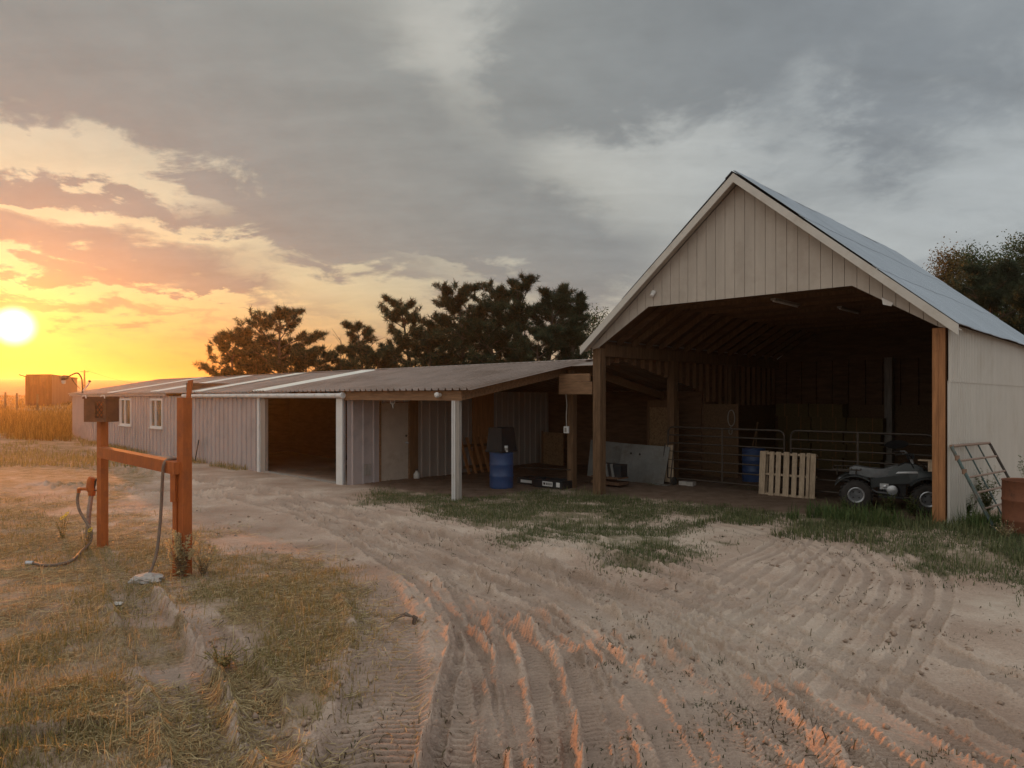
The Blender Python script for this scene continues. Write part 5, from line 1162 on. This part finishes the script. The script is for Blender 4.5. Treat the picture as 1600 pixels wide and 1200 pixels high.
tree_px('pine_tree', 'low dense pine filling the row under the leaning pine', 'tree', 672, 520, 33, 130, 109, group=G, ncl=624)
tree_px('pine_tree', 'low dense pine filling the row under the tallest pine', 'tree', 770, 505, 32, 130, 110, group=G, ncl=691)
tree_px('pine_tree', 'low pine directly above the shed roof left of the gap', 'tree', 480, 548, 34, 90, 111, group=G, ncl=401)
tree_px('pine_tree', 'low pine behind the shed ridge close to the barn', 'tree', 840, 520, 31, 130, 112, group=G, ncl=624)
tree_px('pine_tree', 'low pine under the pointed pine, above the shed skylights', 'tree', 590, 545, 34, 90, 113, group=G, ncl=401)
tree_px('leafy_tree', 'light green leafy tree peeking out beside the barn roof edge', 'tree', 925, 490, 36, 70, 114, kind='leafy', ncl=267)
tree_px('pine_tree', 'dense low pine between the pointed pine and the leaning pine', 'tree', 690, 500, 36, 110, 131, group=G, ncl=504)
tree_px('pine_tree', 'dense pine behind the tallest pine and left of it', 'tree', 768, 470, 37, 110, 132, group=G, ncl=547)
tree_px('pine_tree', 'dense bushy pine between the lone broad pine and its short neighbour', 'tree', 405, 530, 38, 90, 133, group=G, ncl=360)
tree_px('pine_tree', 'dense pine behind the spire beside the barn roof', 'tree', 880, 480, 36, 110, 134, group=G, ncl=547)
tree_px('pine_tree', 'small round pine filling the sky gap above the skylights', 'tree', 532, 545, 36, 80, 141, group=G, ncl=300)
tree_px('pine_tree', 'small bushy pine at the foot of the lone broad pine', 'tree', 455, 540, 38, 100, 142, group=G, ncl=360)
def baretree(px, top, Y, seed, label):
    x = (px-CX)/F*Y; zb = float(terrain(np.array([x]), np.array([Y]))[0]); h = H+(HY-top)/F*Y-zb; r = random.Random(seed); q = MB()
    def br(p, d, L, rad, dep):
        pts = [p]; dd_ = d
        for k in range(4): dd_ = (dd_+Vector((r.uniform(-.3,.3), r.uniform(-.3,.3), r.uniform(-.1,.15)))).normalized(); pts.append(pts[-1]+dd_*L/4)
        q.tube(pts, [max(.008, rad*(1-.16*k)) for k in range(5)], 5)
        if dep < 3:
            for k in (2,3,4): br(pts[k], (dd_+Vector((r.uniform(-.9,.9), r.uniform(-.9,.9), r.uniform(-.1,.4)))).normalized(), L*.55, rad*.5, dep+1)
    t = thing('bare_tree', label, 'tree', (x,Y,zb), 0, 'bare trees among the pines')
    br(Vector((x,Y,zb)), Vector((0,0,1)), h*.62, .055, 0); q.build('trunk', M['deadwood'], t, True)
baretree(506, 518, 36, 5, 'leafless sapling in the sky gap right of the lone broad pine')
baretree(580, 502, 37.5, 9, 'leafless branches rising behind the thin low pine')
R_ = 'trees right of the barn'
tree_px('leafy_tree', 'golden leafy poplar behind the barn roof', 'tree', 1478, 400, 34, 55, 121, kind='leafy', ncl=623, group=R_, cm=M['goldleaf'], lowest=.3)
tree_px('leafy_tree', 'dark leafy poplar with upright shoots right of the golden one', 'tree', 1512, 394, 35, 70, 122, kind='leafy', ncl=795, group=R_, lowest=.3)
tree_px('leafy_tree', 'leafy poplar with two thin shoots left of the photo edge tree', 'tree', 1550, 402, 35, 70, 123, kind='leafy', ncl=795, group=R_, lowest=.3)
tree_px('leafy_tree', 'tall green leafy tree at the right edge of the photo', 'tree', 1612, 378, 32, 100, 124, kind='leafy', ncl=1174, group=R_, lowest=.3)
tree_px('pine_tree', 'wide dark pine in front of the poplars beside the barn', 'tree', 1548, 425, 29, 150, 125, ncl=1706, group=R_)
tree_px('pine_tree', 'second dark pine cut by the right photo edge', 'tree', 1625, 420, 27, 140, 126, ncl=1441, group=R_)
tree_px('pine_tree', 'low dark pine just above the barn right eave', 'tree', 1500, 475, 30, 90, 127, ncl=795, group=R_)

# ------------------------------------------------------------------ sky
SUN_AZ = math.atan2(22-CX, F); SUN_EL = math.radians(5.5)
sdx = Vector((math.sin(SUN_AZ)*math.cos(SUN_EL), math.cos(SUN_AZ)*math.cos(SUN_EL), math.sin(SUN_EL)))
wd_ = bpy.data.worlds.new('World'); SC.world = wd_; wd_.use_nodes = True
NT = wd_.node_tree; NN, NL = NT.nodes, NT.links
class X:
    def __init__(s, k): s.k = k
    def _b(s, o, op, sw=False):
        n = NN.new('ShaderNodeMath'); n.operation = op; a, b = (o, s) if sw else (s, o)
        for i, q in enumerate((a, b)):
            if isinstance(q, X): NL.new(q.k, n.inputs[i])
            else: n.inputs[i].default_value = q
        return X(n.outputs[0])
    def __add__(s, o): return s._b(o, 'ADD')
    __radd__ = __add__
    def __mul__(s, o): return s._b(o, 'MULTIPLY')
    __rmul__ = __mul__
    def __sub__(s, o): return s._b(o, 'SUBTRACT')
    def __rsub__(s, o): return s._b(o, 'SUBTRACT', True)
    def __truediv__(s, o): return s._b(o, 'DIVIDE')
    def un(s, op):
        n = NN.new('ShaderNodeMath'); n.operation = op; NL.new(s.k, n.inputs[0]); return X(n.outputs[0])
    def gauss(s): return X._b(X(s.k), 0, 'MULTIPLY') if False else (2.71828, s)
def expneg(x):
    n = NN.new('ShaderNodeMath'); n.operation = 'POWER'; n.inputs[0].default_value = 2.71828; NL.new((x*-1.).k, n.inputs[1]); return X(n.outputs[0])
def ss(x, a, b):
    n = NN.new('ShaderNodeMapRange'); n.interpolation_type = 'SMOOTHSTEP'; NL.new(x.k, n.inputs['Value'])
    n.inputs['From Min'].default_value = a; n.inputs['From Max'].default_value = b; return X(n.outputs['Result'])
def cmix(f, a, b):
    n = NN.new('ShaderNodeMix'); n.data_type = 'RGBA'; n.clamp_factor = True
    if isinstance(f, X): NL.new(f.k, n.inputs['Factor'])
    else: n.inputs['Factor'].default_value = f
    for q, k in ((a,'A'),(b,'B')):
        if isinstance(q, tuple): n.inputs[k].default_value = (*q,1)
        else: NL.new(q, n.inputs[k])
    return n.outputs['Result']
def cop(a, b, op='ADD', f=1.):
    n = NN.new('ShaderNodeMix'); n.data_type = 'RGBA'; n.blend_type = op; n.clamp_factor = False
    if isinstance(f, X): NL.new(f.k, n.inputs['Factor'])
    else: n.inputs['Factor'].default_value = f
    for q, k in ((a,'A'),(b,'B')):
        if isinstance(q, tuple): n.inputs[k].default_value = (*q,1)
        else: NL.new(q, n.inputs[k])
    return n.outputs['Result']
tcw = NN.new('ShaderNodeTexCoord'); sep = NN.new('ShaderNodeSeparateXYZ'); NL.new(tcw.outputs['Generated'], sep.inputs[0])
dx, dy, dz = X(sep.outputs[0]), X(sep.outputs[1]), X(sep.outputs[2])
az = dx._b(dy, 'ARCTAN2'); el = dz.un('ARCSINE')
def wnoise(scale, det, ro, st=(1,1,1), off=(0,0,0), dist=0.):
    mp = NN.new('ShaderNodeMapping'); mp.inputs['Scale'].default_value = st; mp.inputs['Location'].default_value = off; NL.new(comb.outputs[0], mp.inputs['Vector'])
    n = NN.new('ShaderNodeTexNoise'); n.inputs['Scale'].default_value = scale; n.inputs['Detail'].default_value = det; n.inputs['Roughness'].default_value = ro; n.inputs['Distortion'].default_value = dist
    NL.new(mp.outputs[0], n.inputs['Vector']); return X(n.outputs['Fac'])
# cloud layer coordinates: a sheet overhead seen in perspective, flattened towards the horizon
den = (dz+.22); comb = NN.new('ShaderNodeCombineXYZ')
den = den._b(.05, 'MAXIMUM')
NL.new((dx/den).k, comb.inputs[0]); NL.new((dy/den).k, comb.inputs[1])
n1 = wnoise(1.7, 8, .58, off=(3.1,1.2,0), dist=.35); n2 = wnoise(4.5, 8, .6, off=(7.3,2.,1.), dist=.5); n3 = wnoise(11, 6, .6, off=(1.3,5.,2.))
n4 = wnoise(2.2, 6, .55, st=(1,3.2,1), off=(2.,9.,4.), dist=.4)
azw = az+(n2-.5)*.16+(n3-.5)*.07; elw = el+(n1-.5)*.12+(n2-.5)*.09+(n3-.5)*.04
def sdir(px, py): a = (px-CX)/F; e = (HY-py)/F; return math.atan(a), math.atan(e/math.hypot(1,a))
def lobe(px, py, rx, ry, rot, amp):
    a0, e0 = sdir(px, py); c, s = math.cos(math.radians(rot)), math.sin(math.radians(rot)); kx, ky = F/rx*1.05, F/ry*1.05
    da, de = azw-a0, elw-e0
    p = (da*c+de*s)*kx; q = (de*c-da*s)*ky
    return expneg(p*p+q*q)*amp
dark = (n1-.5)*.9+(n2-.5)*.6+(n3-.5)*.45+.42
for L_ in ((330,130,430,150,-6,.62),(640,300,330,120,-12,.62),(860,390,160,60,-14,.35),(1060,60,330,110,3,.75),(890,120,65,42,0,.5),(1420,120,300,60,14,.28),(1350,250,260,70,12,.15),(80,298,170,20,-4,.85),(190,318,110,14,-6,.6),(60,388,240,26,-4,.6),(330,385,260,36,-6,.5),(330,455,75,12,4,.55),(60,470,190,12,-3,.5),(520,360,160,40,-8,.3)):
    dark = dark+lobe(*L_)
for L_ in ((690,60,85,80,-30,-.5),(735,190,60,80,-30,-.22),(110,245,190,30,-10,-1.0),(60,330,130,14,-4,-.75),(290,352,170,20,-8,-.75),(1010,265,210,75,6,-.38),(1290,200,60,120,30,-.18),(110,440,190,11,-5,-.9),(450,420,200,26,-10,-.5),(900,240,160,60,0,-.25),(650,400,160,22,-14,-.4)):
    dark = dark+lobe(*L_)
dm = ss(dark, .24, .88)
daz = az-SUN_AZ
warm = expneg(daz*daz*2.8)*expneg((el-.02)._b(0.,'MAXIMUM')*6.6)     # near the setting sun
hor = expneg((el._b(0.,'MAXIMUM'))*(el._b(0.,'MAXIMUM'))*70.)*expneg(daz*daz*2.2)
side = ss(az, -.25, .55)
lightc = cmix(side, (.47,.475,.45), (.435,.47,.485))
lightc = cmix((warm*1.35), lightc, (.98,.80,.30))
darkc = cmix(side, (.29,.305,.295), (.235,.262,.285))
darkc = cmix((warm*1.1), darkc, (.31,.265,.20))
cloud = cmix(dm, lightc, darkc)
cloud = cmix((hor*(.98-.25*dm)*1.0), cloud, cmix(ss(el,.02,.17), (.48,.11,.0), (.56,.235,.04)))
fine = (n3-.5)*.25+(n4-.5)*.35+1.
fc = NN.new('ShaderNodeCombineColor'); [NL.new(fine.k, fc.inputs[i]) for i in range(3)]
cloud = cop(cloud, fc.outputs[0], 'MULTIPLY')
# sun: bright veiled disc with its aureole
vdot = NN.new('ShaderNodeVectorMath'); vdot.operation = 'DOT_PRODUCT'; NL.new(tcw.outputs['Generated'], vdot.inputs[0])
sd_ = Vector((22-CX, F, HY-510)).normalized(); vdot.inputs[1].default_value = sd_
ang = X(vdot.outputs['Value'])._b(1.,'MINIMUM').un('ARCCOSINE')
core = ss(ang, .027, .004); ring_ = expneg((ang*ang)*330.); aur = expneg(ang*7.)
def scol(x, c):
    n = NN.new('ShaderNodeMix'); n.data_type = 'RGBA'; n.clamp_factor = False; NL.new(x.k, n.inputs['Factor']); n.inputs['A'].default_value = (0,0,0,1); n.inputs['B'].default_value = (*c,1); return n.outputs['Result']
cloud = cop(cloud, scol(aur, (.03,.0,.0))); cloud = cop(cloud, scol(ring_, (.4,.26,.0))); cloud = cop(cloud, scol(core, (4.,3.6,2.2)))
# unseen sky overhead and behind the viewer, brightened to fill the ground and gable
bright = ss(el, .62, 1.0)*1.0+ss(dy, .25, -.5)*.9
bfac = (bright._b(1.3,'MINIMUM'))*.92+1.
bcol = NN.new('ShaderNodeCombineColor'); [NL.new(bfac.k, bcol.inputs[i]) for i in range(3)]
cloud = cop(cloud, bcol.outputs[0], 'MULTIPLY')
sky = NN.new('ShaderNodeTexSky'); sky.sky_type = 'NISHITA'; sky.sun_disc = False; sky.sun_elevation = SUN_EL; sky.sun_rotation = SUN_AZ; sky.dust_density = 2.5
gap = .02+(1.-dm)*.035      # what shows of the clear sky between and through the clouds
gcol = NN.new('ShaderNodeCombineColor'); [NL.new(gap.k, gcol.inputs[i]) for i in range(3)]
b1 = NN['Background']; b1.inputs['Strength'].default_value = .1; NL.new(cop(sky.outputs[0], gcol.outputs[0], 'MULTIPLY'), b1.inputs['Color'])
b2 = NN.new('ShaderNodeBackground'); NL.new(cloud, b2.inputs['Color']); b2.inputs['Strength'].default_value = .95
ad = NN.new('ShaderNodeAddShader'); NL.new(b1.outputs[0], ad.inputs[0]); NL.new(b2.outputs[0], ad.inputs[1]); NL.new(ad.outputs[0], NN['World Output'].inputs['Surface'])
wd_.cycles.sampling_method = 'MANUAL'; wd_.cycles.sample_map_resolution = 1024

sun = bpy.data.lights.new('sun', 'SUN'); sun.energy = 4.2; sun.angle = math.radians(.6); sun.color = (1.0,.32,.06)
so = bpy.data.objects.new('sun', sun); COL.objects.link(so); so.rotation_euler = (-sdx).to_track_quat('-Z','Y').to_euler()
# ------------------------------------------------------------------ haze box added to stand in for lens glare
hz = MB(); hz.box((-950,-950,-3),(950,950,16)); hm = bpy.data.materials.new('glare haze'); nt, N, Lk = nodes(hm); N.remove(N['Principled BSDF'])
pv = N.new('ShaderNodeVolumePrincipled'); pv.inputs['Color'].default_value = (.95,.80,.55,1); pv.inputs['Density'].default_value = .00065; pv.inputs['Anisotropy'].default_value = .8
Lk.new(pv.outputs[0], N['Material Output'].inputs['Volume'])
ho = hz.build('haze', hm); tag(ho, kind='stuff')

# ------------------------------------------------------------------ camera and render settings
cam = bpy.data.cameras.new('camera'); co = bpy.data.objects.new('camera', cam); COL.objects.link(co); SC.camera = co
co.location = (0,0,H); co.rotation_euler = (PI/2,0,0); cam.sensor_width = 36; cam.lens = 36*F/1600; cam.shift_y = (HY-600)/1600; cam.clip_end = 4000; cam.clip_start = .05
SC.view_settings.view_transform = 'Standard'; SC.view_settings.look = 'None'; SC.view_settings.exposure = 0; SC.view_settings.gamma = 1
cy = SC.cycles; cy.use_denoising = True; cy.max_bounces = 6; cy.diffuse_bounces = 3; cy.glossy_bounces = 3; cy.transmission_bounces = 3; cy.volume_bounces = 0; cy.transparent_max_bounces = 6
cy.sample_clamp_indirect = 4
